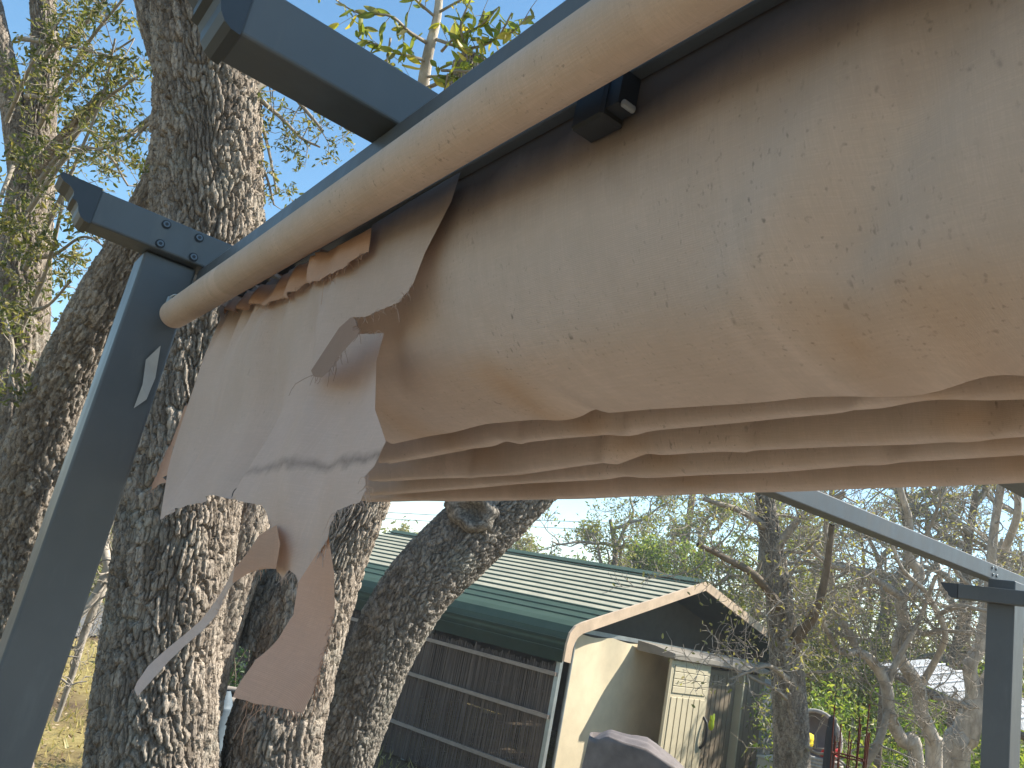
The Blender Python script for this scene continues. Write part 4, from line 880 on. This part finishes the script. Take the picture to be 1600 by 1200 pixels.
# stouter trunk standing right at the shed corner
bare_tree('straight brown trunk with fine bare twigs at the shed corner', [[(1238, 1200, 52, 6.6), (1232, 1080, 47, 6.6), (1224, 1000, 44, 6.65), (1213, 900, 36, 6.7), (1203, 830, 32, 6.8), (1192, 740, 27, 6.9), (1180, 600, 22, 7.0)],
           [(1238, 1030, 22, 6.6), (1250, 990, 19, 6.5), (1272, 960, 15, 6.4), (1290, 900, 12, 6.3), (1300, 820, 9, 6.2)], [(1220, 950, 16, 6.6), (1180, 900, 13, 6.4), (1130, 870, 10, 6.3), (1090, 850, 7, 6.2)],
           [(1210, 860, 14, 6.7), (1260, 800, 10, 6.6), (1320, 770, 7, 6.5)], [(1205, 830, 14, 6.8), (1160, 800, 10, 6.7), (1100, 780, 7, 6.6)],
           [(1230, 1060, 10, 6.5), (1200, 1040, 7, 6.3), (1170, 1050, 5, 6.2), (1140, 1062, 3, 6.1)]], M['brown'], 71, 0.9, 0.75, leaves=1.2, every=3, plated=True)
bare_tree('slender grey trunk curving in an S in front of the white roof', [[(1459, 1196, 25, 7.2), (1459, 1162, 24, 7.2), (1440, 1114, 22, 7.2), (1434, 1072, 22, 7.2), (1410, 1035, 20, 7.2), (1402, 1012, 19, 7.2), (1412, 975, 19, 7.2), (1408, 938, 18, 7.2), (1430, 912, 18, 7.2), (1436, 893, 17, 7.2), (1420, 868, 14, 7.2), (1421, 814, 11, 7.2), (1406, 761, 10, 7.2), (1395, 680, 8, 7.2)],
           [(1410, 935, 13, 7.2), (1376, 911, 12, 7.1), (1339, 892, 11, 7.0), (1294, 881, 9, 6.9), (1262, 850, 7, 6.8)], [(1440, 1069, 12, 7.2), (1462, 1031, 10, 7.1), (1477, 994, 9, 7.0), (1466, 960, 9, 7.0), (1444, 922, 8, 7.0), (1410, 889, 6, 6.9), (1390, 840, 5, 6.9)],
           [(1466, 960, 8, 7.0), (1500, 947, 8, 6.9), (1545, 954, 6, 6.8), (1600, 945, 5, 6.8)], [(1414, 975, 9, 7.2), (1440, 990, 8, 7.1), (1470, 985, 7, 7.0), (1520, 990, 5, 7.0)], [(1420, 870, 8, 7.2), (1450, 830, 6, 7.1), (1470, 780, 5, 7.0)]], M['pale'], 72, 0.85, 0.6, every=4)
bare_tree('pale trunk bowing left and forking low, nearest the rusty plant cage', [[(1432, 1196, 22, 7.0), (1412, 1160, 20, 7.0), (1391, 1121, 19, 7.0), (1384, 1069, 18, 7.0), (1361, 1031, 16, 7.0), (1339, 1016, 14, 7.0), (1328, 990, 12, 7.0), (1308, 950, 11, 7.0), (1298, 900, 9, 7.0), (1290, 830, 7, 7.0), (1300, 760, 6, 7.0)],
           [(1345, 1018, 11, 7.0), (1315, 1018, 10, 6.9), (1300, 1000, 9, 6.9), (1282, 968, 8, 6.8), (1250, 955, 6, 6.7)], [(1384, 1080, 12, 7.0), (1398, 1040, 10, 7.0), (1420, 1000, 8, 7.0), (1440, 960, 7, 7.0), (1462, 900, 6, 6.9)],
           [(1350, 1196, 14, 6.9), (1372, 1160, 13, 6.9), (1388, 1110, 10, 6.95)], [(1308, 950, 7, 7.0), (1340, 930, 6, 6.9), (1350, 890, 5, 6.9), (1345, 830, 4, 6.9)]], M['pale'], 73, 0.9, 0.6, every=3)
bare_tree('forked smooth trunk rising just left of the far pergola post', [[(1492, 1200, 42, 7.6), (1508, 1150, 40, 7.6), (1522, 1105, 36, 7.6), (1537, 1080, 30, 7.6), (1560, 1040, 26, 7.6), (1585, 990, 22, 7.6), (1610, 930, 18, 7.6), (1640, 850, 14, 7.6)],
           [(1522, 1105, 24, 7.6), (1519, 1070, 22, 7.6), (1516, 1038, 21, 7.6), (1532, 1008, 20, 7.6), (1541, 960, 18, 7.6), (1548, 890, 15, 7.6), (1553, 830, 13, 7.6), (1564, 757, 12, 7.6), (1572, 680, 10, 7.6)], [(1570, 860, 12, 7.6), (1590, 800, 11, 7.5), (1585, 740, 9, 7.5)],
           [(1545, 940, 9, 7.6), (1500, 900, 7, 7.5), (1470, 850, 5, 7.4)], [(1522, 1110, 10, 7.6), (1490, 1095, 8, 7.5), (1455, 1090, 6, 7.4)]], M['pale'], 74, 0.85, 0.65, every=4)
bare_tree('thin leaning sapling in the gap between the corner post and the thick oak', [[(88, 1126, 7, 5.2), (113, 1053, 10, 5.2), (133, 987, 12, 5.2), (163, 912, 14, 5.25), (169, 886, 15, 5.25), (163, 850, 13, 5.3), (172, 800, 12, 5.3), (178, 740, 11, 5.3), (190, 680, 9, 5.3), (205, 600, 7, 5.4)],
           [(168, 888, 13, 5.25), (147, 933, 13, 5.2), (100, 990, 14, 5.1), (60, 1060, 15, 5.0), (30, 1150, 16, 5.0)], [(166, 900, 9, 5.25), (180, 877, 9, 5.2), (183, 817, 8, 5.2), (195, 770, 6, 5.2)]], M['pale'], 75, 0.9, 0.35, group=None, every=4)

# ------------------------------------------------------------------ trees in the distance
def far_tree(label, px, dist, top, spread, seed, mat, leaves=7, leaf=0.13, kids=(4, 4, 5), name='distant_tree', bark='twig', bare=False, lean=0.0):
    b = at_h(px, 900, dist); t = at_h(px, top, dist); H = t[2]; root = thing(name, label, 'tree', (b[0], b[1], 0), 'trees beyond the shed and street')
    g = np.random.default_rng(seed); tb = Tubes(); tr = Tubes(); lv = Leaves()
    trunk = [np.array((0, 0, -0.1))]; 
    for k in range(1, 6): trunk.append(np.array((lean * k / 5 * H, 0, H * 0.8 * k / 5)) + g.normal(0, 0.03, 3) * H * 0.6 * np.array((1, 1, 0.2)))
    pp = catmull(trunk, 24); tr.add(pp, np.linspace(H * 0.022 + 0.05, H * 0.007, 24), 8)
    par = dict(wob=0.25, up=0.05, kids=kids, ratio=0.52, rmin=dist * 0.00034, leaves=leaves, leaf=leaf, spread=leaf * 0.9, leaf_levels=0)
    for k in range(11 if leaves > 1 else 8):
        f = 7 + int(k * 1.5); aa = k * 2.4 + g.uniform(0, 1); q = pp[min(f, 23)]
        grow(tb, lv, q, unit(np.array((math.cos(aa), math.sin(aa), g.uniform(0.15, 0.8)))), spread * g.uniform(0.6, 1.0) * (1 - 0.35 * k / 11), H * 0.009, 3, g, par)
    link('trunk', tr.mesh('trunk'), M['brown'], root); link('branches', tb.mesh('branches'), M[bark], root)
    if lv.P: link('crown', lv.mesh('crown', g), mat, root)
    return root
LO, LF, LG = M['leaf_olive'], M['leaf_far'], M['leaf_green']
far_tree('pale olive tree showing left of the leaning oak above the roof', 650, 30, 800, 2.6, 101, LO, 6, 0.13)
far_tree('round tan-olive tree right of the leaning oak just above the ridge', 800, 36, 828, 3.0, 102, LO, 7, 0.14)
far_tree('tall airy half-bare tree rising in the sky gap above the green roof', 945, 22, 735, 2.9, 103, LF, 4, 0.10)
far_tree('dense green tree right behind the roof ridge', 1010, 26, 822, 2.7, 104, LG, 8, 0.13)
far_tree('yellow-green tree beside the utility pole', 1090, 28, 742, 3.2, 105, LF, 6, 0.13)
far_tree('tall thin-leaved tree behind the straight brown trunk', 1180, 20, 700, 3.0, 106, LF, 6, 0.10)
far_tree('half-bare tree under the sloping far beam', 1290, 22, 720, 3.2, 107, LF, 5.0, 0.10)
far_tree('bare twiggy tree against bright sky above the far beam', 1400, 18, 640, 3.0, 108, LO, 2.0, 0.08)
far_tree('bare twiggy tree behind the forked smooth trunk', 1510, 17, 640, 3.0, 109, LO, 2.0, 0.08)
far_tree('half-bare tree at the right edge past the far post', 1640, 18, 640, 3.0, 110, LO, 2.5, 0.08)
far_tree('leafy tree far off left of the corner post', 90, 27, 560, 3.0, 111, LF, 4, 0.12)
far_tree('pale tree far off in the slit between post and thick oak', 215, 30, 600, 3.0, 112, LO, 5, 0.13)
far_tree('distant tree in the gap between the two nearest trunks', 400, 33, 760, 3.0, 113, LO, 6, 0.13)
far_tree('green tree at the left edge of the yard', -80, 24, 500, 3.0, 114, LF, 5, 0.12)
def shrub(label, px, py, dist, w, h, seed, mat, n=2600, leaf=0.07, name='shrub'):
    b = at_h(px, py, dist); b = np.array((b[0], b[1], 0)); root = thing(name, label, 'shrub', tuple(b), 'shrubs around the yard')
    g = np.random.default_rng(seed); tb = Tubes(); lv = Leaves()
    tips = []
    for k in range(26):
        aa = g.uniform(0, 2 * math.pi); d = unit(np.array((math.cos(aa) * w / h, math.sin(aa) * w / h, g.uniform(0.5, 1.4)))); L = h * g.uniform(0.55, 1.05)
        pts = [np.zeros(3)]; 
        for s in range(5): d = unit(d + g.normal(0, 0.16, 3)); pts.append(pts[-1] + d * L / 5)
        tb.add(np.array(pts), np.linspace(0.018, 0.004, 6), 4); tips += pts[2:]
    tips = np.array(tips); c = tips[g.integers(0, len(tips), n)] + g.normal(0, 1, (n, 3)) * np.array((w, w, h)) * 0.10
    for q in c:
        if q[2] > 0.03: lv.add(q, g.normal(0, 1, 3), leaf * g.uniform(0.6, 1.3))
    link('stems', tb.mesh('stems'), M['brown'], root); link('foliage', lv.mesh('foliage', g), mat, root); return root
shrub('dark green shrub in the gap between the two nearest oak trunks', 385, 1060, 9.5, 0.5, 1.75, 201, M['leaf_dark'], 3000, 0.05)
for k, (px, d, w, h, mt, lb) in enumerate(((1372, 14.5, 0.7, 2.3, LG, 'bright green shrub right behind the straight brown trunk'), (1375, 12, 1.0, 2.3, LG, 'yellow-green shrub behind the rusty plant cage'), (1420, 14, 1.4, 2.9, LF, 'tall loose shrub behind the S-curved trunk'),
                                          (1500, 12.5, 1.2, 2.1, LG, 'fresh green shrub under the white roof by the forked trunk'), (1580, 13.5, 1.4, 2.9, LG, 'green shrub half hidden by the far pergola post'), (1660, 12, 1.2, 2.6, LG, 'green shrub at the right picture edge'),
                                          (1320, 17, 1.7, 4.2, LF, 'olive thicket bush left of the white roof'), (1460, 18, 1.8, 4.4, LF, 'olive thicket bush above the white roof'), (1290, 18, 1.3, 4.0, LF, 'olive thicket bush behind the shed corner'), (1580, 18, 1.8, 4.6, LF, 'olive thicket bush behind the far post'))):
    shrub(lb, px, 1100, d, w, h, 210 + k, mt, 10500, 0.078)
for k, (px, d, w, h, lb) in enumerate(((120, 25, 1.6, 1.9, 'low hedge bush across the street near the corner post'), (165, 27, 1.6, 2.2, 'low bush across the street beside the thick oak'), (400, 36, 2.0, 2.2, 'far bush across the street between the oak trunks'), (30, 24, 1.8, 2.3, 'bush across the street at the left edge'))):
    shrub(lb, px, 900, d, w, h, 230 + k, LF, 2200, 0.12)
# woodland far behind everything that closes the horizon
g = np.random.default_rng(301); lv = Leaves(); tb = Tubes()
for k in range(46):
    px = -200 + k * 46; d = g.uniform(48, 62); b = at_h(px, 900, d); hh = g.uniform(3.2, 6.0)
    b = np.array((b[0], b[1], 0)); tb.add(np.array((b, b + np.array((0, 0, hh * 0.8)))), (0.15, 0.05), 5)
    for q in range(520):
        v = unit(g.normal(0, 1, 3)) * g.uniform(0.5, 1) ** 0.5; lv.add(b + np.array((v[0] * 3.2, v[1] * 3.2, hh * 0.55 + v[2] * hh * 0.52)) + g.normal(0, 0.2, 3), g.normal(0, 1, 3), g.uniform(0.25, 0.5))
wd = thing('woodland', 'hazy olive woodland along the horizon behind the shed', 'woodland', (0, 0, 0)); wd['kind'] = 'stuff'
link('trunks', tb.mesh('trunks'), M['brown'], wd)['kind'] = 'stuff'; link('foliage', lv.mesh('foliage', g), LF, wd)['kind'] = 'stuff'

# ------------------------------------------------------------------ utility pole and wires
pb = at_h(1064, 900, 30); pt = at_h(1064, 742, 30)
pole = thing('utility_pole', 'brown wooden utility pole rising behind the shed ridge', 'utility pole', (pb[0], pb[1], 0))
tb = Tubes(); tb.add([(0, 0, 0), (0, 0, pt[2])], (0.15, 0.12), 12); link('shaft', tb.mesh('shaft'), simple('pole_wood', (0.16, 0.10, 0.07), 0.9, 0.1, 0.3, 6), pole)
box('crossarm', -1.0, 1.0, -0.05, 0.05, pt[2] - 0.5, pt[2] - 0.38, bpy.data.materials['pole_wood'], pole, 0.01)
wire_m = simple('weathered_cable', (0.03, 0.03, 0.032), 1.0, 0.0, 0.1)
for k, (ya, yb, lb) in enumerate(((797, 806, 'topmost thin wire crossing the sky gap above the roof'), (806, 818, 'lower thin wire crossing the sky gap above the roof'))):
    a = at_h(440, ya - 6, 34); b = at_h(1064, yb + 16, 30); mid = (a + b) / 2 - np.array((0, 0, 0.05)); tb = Tubes(); tb.add(catmull([a, mid, b], 14), 0.011, 5)
    tag(link('power_line', tb.mesh('power_line'), wire_m), lb, 'wire', 'power lines over the yard')

# ------------------------------------------------------------------ low white roofed shelter on the right
la, lb_ = at_h(1372, 1036, 10.5), at_h(1640, 1160, 9.0)
shel = thing('white_roof_shelter', 'low white metal lean-to roof sloping down behind the crooked trunks', 'shelter', (la[0], la[1], 0))
dr_ = lb_ - la; nP = 9; wp = simple('white_roof_sheet', (0.72, 0.73, 0.74), 0.45, 0.4, 0.08); back = unit(np.cross(np.array((0, 0, 1.0)), dr_)) 
if back.dot(la[:3] * np.array((1, 1, 0))) < 0: back = -back
for k in range(nP):
    p0 = la + dr_ * (k + 0.02) / nP; p1 = la + dr_ * (k + 0.98) / nP; bk = back * 0.7 + np.array((0, 0, 0.17))
    bm = bmesh.new(); q = [bm.verts.new(p) for p in (p0, p1, p1 + bk, p0 + bk)]; bm.faces.new(q); bmesh.ops.solidify(bm, geom=bm.faces[:], thickness=0.02)
    own(link('roof_panel', bm_mesh('roof_panel', bm), wp, shel), shel)
    tb = Tubes(); tb.add([p1 + dr_ / nP * 0.02 + np.array((0, 0, 0.012)), p1 + dr_ / nP * 0.02 + bk + np.array((0, 0, 0.012))], 0.014, 6); own(link('seam', tb.mesh('seam'), wp, shel), shel)
for f in (0.05, 0.5, 0.95):
    p = la + dr_ * f; tb = Tubes(); tb.add([(p[0], p[1], 0), p - np.array((0, 0, 0.03))], 0.04, 8); own(link('post', tb.mesh('post'), M['brown'], shel), shel)
tb = Tubes(); tb.add([la - np.array((0, 0, 0.05)), lb_ - np.array((0, 0, 0.05))], 0.035, 8); own(link('fascia', tb.mesh('fascia'), M['brown'], shel), shel)

# ------------------------------------------------------------------ small things in the yard
rust = simple('rusty_rod', (0.10, 0.035, 0.022), 0.9, 0.1, 0.3, 12)
pc = at_h(1325, 1190, 6.4); cage = thing('plant_cage', 'tall rusty wire plant cage left of the crooked pale trunks', 'plant cage', (pc[0], pc[1], 0)); ztop = at_h(1325, 1085, 6.4)[2]
g = np.random.default_rng(401)
for k in range(12):
    aa = 2 * math.pi * k / 12; r_ = 0.10; tb = Tubes(); tb.add(catmull([(r_ * math.cos(aa), r_ * math.sin(aa), 0), (r_ * math.cos(aa) * 1.05, r_ * math.sin(aa), ztop * 0.6), (r_ * math.cos(aa) * 1.2 + g.normal(0, 0.02), r_ * math.sin(aa) * 1.2, ztop - g.uniform(0.0, 0.35))], 8), 0.005, 5)
    link('rod', tb.mesh('rod'), rust, cage)
for z in (0.35, 0.8, ztop - 0.4):
    tb = Tubes(); aa = np.linspace(0, 2 * math.pi, 20); tb.add(np.stack((0.105 * np.cos(aa), 0.105 * np.sin(aa), np.full(20, z)), 1), 0.006, 5); link('hoop', tb.mesh('hoop'), rust, cage)
# round wicker chair with bright toys
tp = at_h(1272, 1165, 9.0); chair = thing('round_wicker_chair', 'round-backed wicker chair right of the straight brown trunk', 'chair', (tp[0], tp[1], 0)); zc = tp[2]
vdir = unit(np.array((-tp[0], -tp[1], 0))); sdv = np.array((-vdir[1], vdir[0], 0)); wick = simple('grey_wicker', (0.38, 0.36, 0.33), 0.8, 0.2, 0.3, 30)
tb = Tubes(); aa = np.linspace(0, 2 * math.pi, 32); tb.add(np.stack([sdv * 0.24 * math.cos(t) - vdir * (0.12 + 0.10 * math.sin(t)) + np.array((0, 0, zc + 0.06 + 0.25 * math.sin(t))) for t in aa]), 0.022, 8); link('back_hoop', tb.mesh('back_hoop'), wick, chair)
V = []; 
for k in range(9):
    f = k / 8
    for t in np.linspace(0, 2 * math.pi, 28, endpoint=False): V.append(sdv * 0.23 * f * math.cos(t) - vdir * (0.26 - 0.14 * f ** 2 + 0.10 * f * math.sin(t)) + np.array((0, 0, zc + 0.06 + 0.24 * f * math.sin(t))))
i = np.arange(8)[:, None] * 28; j = np.arange(28)[None]; link('backrest', mesh_np('backrest', np.array(V), np.stack((i + j, i + (j + 1) % 28, i + 28 + (j + 1) % 28, i + 28 + j), -1).reshape(-1, 4)), simple('dark_wicker', (0.16, 0.15, 0.14), 0.8), chair)
tb = Tubes()
for z in np.linspace(-0.26, -0.10, 6): tb.add(np.stack([sdv * (0.25 + 0.1 * (z + 0.26)) * math.cos(t) + vdir * (0.18 * math.sin(t) - 0.05) + np.array((0, 0, zc + z)) for t in aa]), 0.018, 6)
link('seat_basket', tb.mesh('seat_basket'), wick, chair)
for sx in (-0.16, 0.16):
    for sy in (-0.15, 0.1):
        tb = Tubes(); tb.add([sdv * sx + vdir * sy + np.array((0, 0, 0)), sdv * sx + vdir * sy + np.array((0, 0, zc - 0.24))], 0.018, 6); link('leg', tb.mesh('leg'), wick, chair)
def blob(name, pos, rad, mat, label, cat, seed):
    bm = bmesh.new(); bmesh.ops.create_icosphere(bm, subdivisions=3, radius=1.0); g = np.random.default_rng(seed); ph = g.uniform(0, 6, 6)
    for v in bm.verts:
        c = v.co; k = 1 + 0.16 * math.sin(3 * c.x + ph[0]) + 0.14 * math.sin(4 * c.y + ph[1]) + 0.12 * math.sin(5 * c.z + ph[2] + 2 * c.x)
        v.co = Vector((c.x * rad[0] * k, c.y * rad[1] * k, c.z * rad[2] * k))
    o = link(name, bm_mesh(name, bm, True), mat, None, tuple(pos)); o.rotation_euler = (0, g.uniform(-.5, .5), g.uniform(0, 3)); return tag(o, label, cat, 'bright toys on the wicker chair')
sp = lambda x, y, z: tuple(np.array((tp[0], tp[1], 0)) + sdv * x + vdir * y + np.array((0, 0, zc + z)))
red, yel, blu = simple('red_plush', (0.55, 0.02, 0.03), 0.8), simple('yellow_plush', (0.75, 0.60, 0.03), 0.8), simple('teal_plush', (0.10, 0.35, 0.42), 0.8)
blob('stuffed_toy', sp(0.14, 0.05, -0.03), (0.10, 0.07, 0.06), red, 'red soft toy on the round wicker chair', 'toy', 1)
blob('stuffed_toy', sp(-0.06, 0.0, 0.03), (0.12, 0.05, 0.06), yel, 'yellow soft toy on the round wicker chair', 'toy', 2)
blob('stuffed_toy', sp(-0.16, 0.06, -0.06), (0.09, 0.07, 0.05), blu, 'teal soft toy on the round wicker chair', 'toy', 3)
# dark patio umbrella folded on its stand beside the chair
up_ = at_h(1295, 1190, 7.2); ut = at_h(1293, 1115, 7.2)[2]; umb = thing('folded_umbrella', 'folded black umbrella standing right of the wicker chair', 'umbrella', (up_[0], up_[1], 0))
tb = Tubes(); tb.add(catmull([(0, 0, 0.6), (0, 0, 0.75), (0, 0, ut - 0.3), (0, 0, ut - 0.08), (0, 0, ut)], 16), np.interp(np.linspace(0, 1, 16), [0, .15, .6, .9, 1], [0.03, .05, .04, .03, .006]), 9); link('canopy', tb.mesh('canopy'), M['black'], umb)
tb = Tubes(); tb.add([(0, 0, 0.02), (0, 0, 0.65)], 0.018, 8); link('pole', tb.mesh('pole'), frame_m, umb); tb = Tubes(); tb.add([(0, 0, 0), (0, 0, 0.06)], (0.22, 0.2), 16); link('base', tb.mesh('base'), M['black'], umb)
# tubs lying behind the near trunks
tpos = at_h(358, 1085, 7.0); tub = thing('grey_tub', 'overturned dark grey tub lying behind the two nearest oak trunks', 'tub', (tpos[0], tpos[1], 0)); zt_ = tpos[2]
tb = Tubes(); tb.add([(0, 0, 0.02), (0, 0, zt_ * 0.5), (0, 0, zt_)], (0.30, 0.27, 0.24), 20); link('body', tb.mesh('body'), simple('grey_tub_plastic', (0.09, 0.085, 0.08), 0.5), tub)
tb = Tubes(); aa = np.linspace(0, 2 * math.pi, 28); tb.add(np.stack((0.245 * np.cos(aa), 0.245 * np.sin(aa), np.full(28, zt_)), 1), 0.025, 7); link('rim', tb.mesh('rim'), simple('tan_rim', (0.30, 0.26, 0.22), 0.6), tub)
jp = at_h(347, 1105, 6.6); tb = Tubes(); tb.add(catmull([(jp[0], jp[1], 0.02), (jp[0], jp[1], jp[2] - 0.15), (jp[0], jp[1], jp[2] + 0.02), (jp[0], jp[1], jp[2] + 0.12)], 14), np.interp(np.linspace(0, 1, 14), [0, .6, .85, 1], [.08, .08, .05, .03]), 14)
tag(link('water_jug', tb.mesh('water_jug'), simple('pale_blue_plastic', (0.10, 0.13, 0.155), 0.6)), 'pale blue-grey jug beside the overturned dark tub', 'jug')
# ------------------------------------------------------------------ grass tufts, fallen leaves
g = np.random.default_rng(501); n = 26000
gpx = g.uniform(-150, 1700, n); V = []; 
d = 5.5 + 22 * g.random(n) ** 1.8; az = R(34.3) + g.uniform(-0.75, 0.75, n); bx_, by_ = np.sin(az) * d, np.cos(az) * d
keep = ~((bx_ < 5.6) & (by_ < 2.5)); 
e = (bx_ - P0[0]) * TD[0] + (by_ - P0[1]) * TD[1]; s_ = (bx_ - P0[0]) * SD[0] + (by_ - P0[1]) * SD[1]; keep &= ~((e > 0) & (e < 7) & (s_ > -0.3) & (s_ < 7.6)); bx_, by_, d = bx_[keep], by_[keep], d[keep]; n = len(d)
hh = g.uniform(0.05, 0.16, n); w = 0.006 + 0.0006 * d; dr2 = g.normal(0, 0.5, (n, 2)) * hh[:, None]; pa = g.uniform(0, math.pi, n)
b0 = np.stack((bx_ - np.cos(pa) * w, by_ - np.sin(pa) * w, np.zeros(n)), 1); b1 = np.stack((bx_ + np.cos(pa) * w, by_ + np.sin(pa) * w, np.zeros(n)), 1); tp_ = np.stack((bx_ + dr2[:, 0], by_ + dr2[:, 1], hh), 1)
o = link('dry_grass', mesh_np('dry_grass', np.stack((b0, b1, tp_), 1).reshape(-1, 3), None, np.arange(n * 3).reshape(-1, 3), False), leaf_mat('dry_grass_blade', (0.30, 0.23, 0.09), (0.44, 0.36, 0.15), (0.24, 0.24, 0.09), 0.3)); tag(o, 'dry yellow grass of the yard', 'grass', kind='stuff')
lv = Leaves(); n = 16000; d = 4.0 + 16 * g.random(n) ** 1.5; az = R(34.3) + g.uniform(-0.8, 0.8, n)
for k in range(n):
    x, y = math.sin(az[k]) * d[k], math.cos(az[k]) * d[k]
    if x < 5.6 and y < 2.5: continue
    lv.add((x, y, g.uniform(0.03, 0.06)), (g.normal(), g.normal(), g.normal() * 0.25), g.uniform(0.04, 0.075))
o = link('fallen_leaves', lv.mesh('fallen_leaves', g), leaf_mat('fallen_leaf', (0.13, 0.085, 0.05), (0.30, 0.21, 0.12), (0.42, 0.34, 0.22), 0.1)); tag(o, 'brown fallen oak leaves scattered over the yard', 'leaves', kind='stuff')

# ------------------------------------------------------------------ oak standing right of the deck, out of the picture: its crown shades the near end of the pergola
so_ = thing('oak_tree', 'spreading oak beyond the right side of the deck', 'tree', (6.4, -1.6, 0), 'oaks beyond the deck')
g = np.random.default_rng(601); tb = Tubes(); lv = Leaves(); tb.add(catmull([(0, 0, 0), (-0.1, 0.2, 2.0), (-0.4, 0.5, 4.0), (-0.9, 0.8, 5.8), (-1.6, 1.1, 7.2)], 30), np.linspace(0.26, 0.10, 30), 14)
link('trunk', tb.mesh('trunk'), M['brown'], so_); tb = Tubes()
for k in range(760):
    v = unit(g.normal(0, 1, 3)) * g.uniform(0.1, 1) ** 0.4; c = np.array((-2.4, 1.0, 7.1)) + v * np.array((1.35, 2.0, 1.15))
    if k % 6 == 0: tb.add(catmull([(-1.6, 1.1, 6.3), (np.array((-1.6, 1.1, 6.3)) + c) / 2 + g.normal(0, 0.1, 3), c], 8), np.linspace(0.03, 0.006, 8), 5)
    for q in range(30): lv.add(c + g.normal(0, 0.17, 3), g.normal(0, 1, 3), g.uniform(0.09, 0.16))
link('branches', tb.mesh('branches'), M['twig'], so_); link('crown', lv.mesh('crown', g), M['leaf_oak'], so_)

# ------------------------------------------------------------------ bright thin haze in the air
hz_m = bpy.data.materials.new('thin_haze'); hz_m.use_nodes = True; hn = hz_m.node_tree
hn.nodes.remove(hn.nodes['Principled BSDF']); pv = hn.nodes.new('ShaderNodeVolumePrincipled'); pv.inputs['Color'].default_value = (0.95, 0.96, 0.97, 1); pv.inputs['Density'].default_value = 0.002; pv.inputs['Anisotropy'].default_value = 0.3
hn.links.new(pv.outputs[0], hn.nodes['Material Output'].inputs['Volume'])
tag(box('haze', -275, 275, -275, 275, -1.2, 13.0, hz_m), 'thin bright haze over the yard', 'haze', kind='stuff')
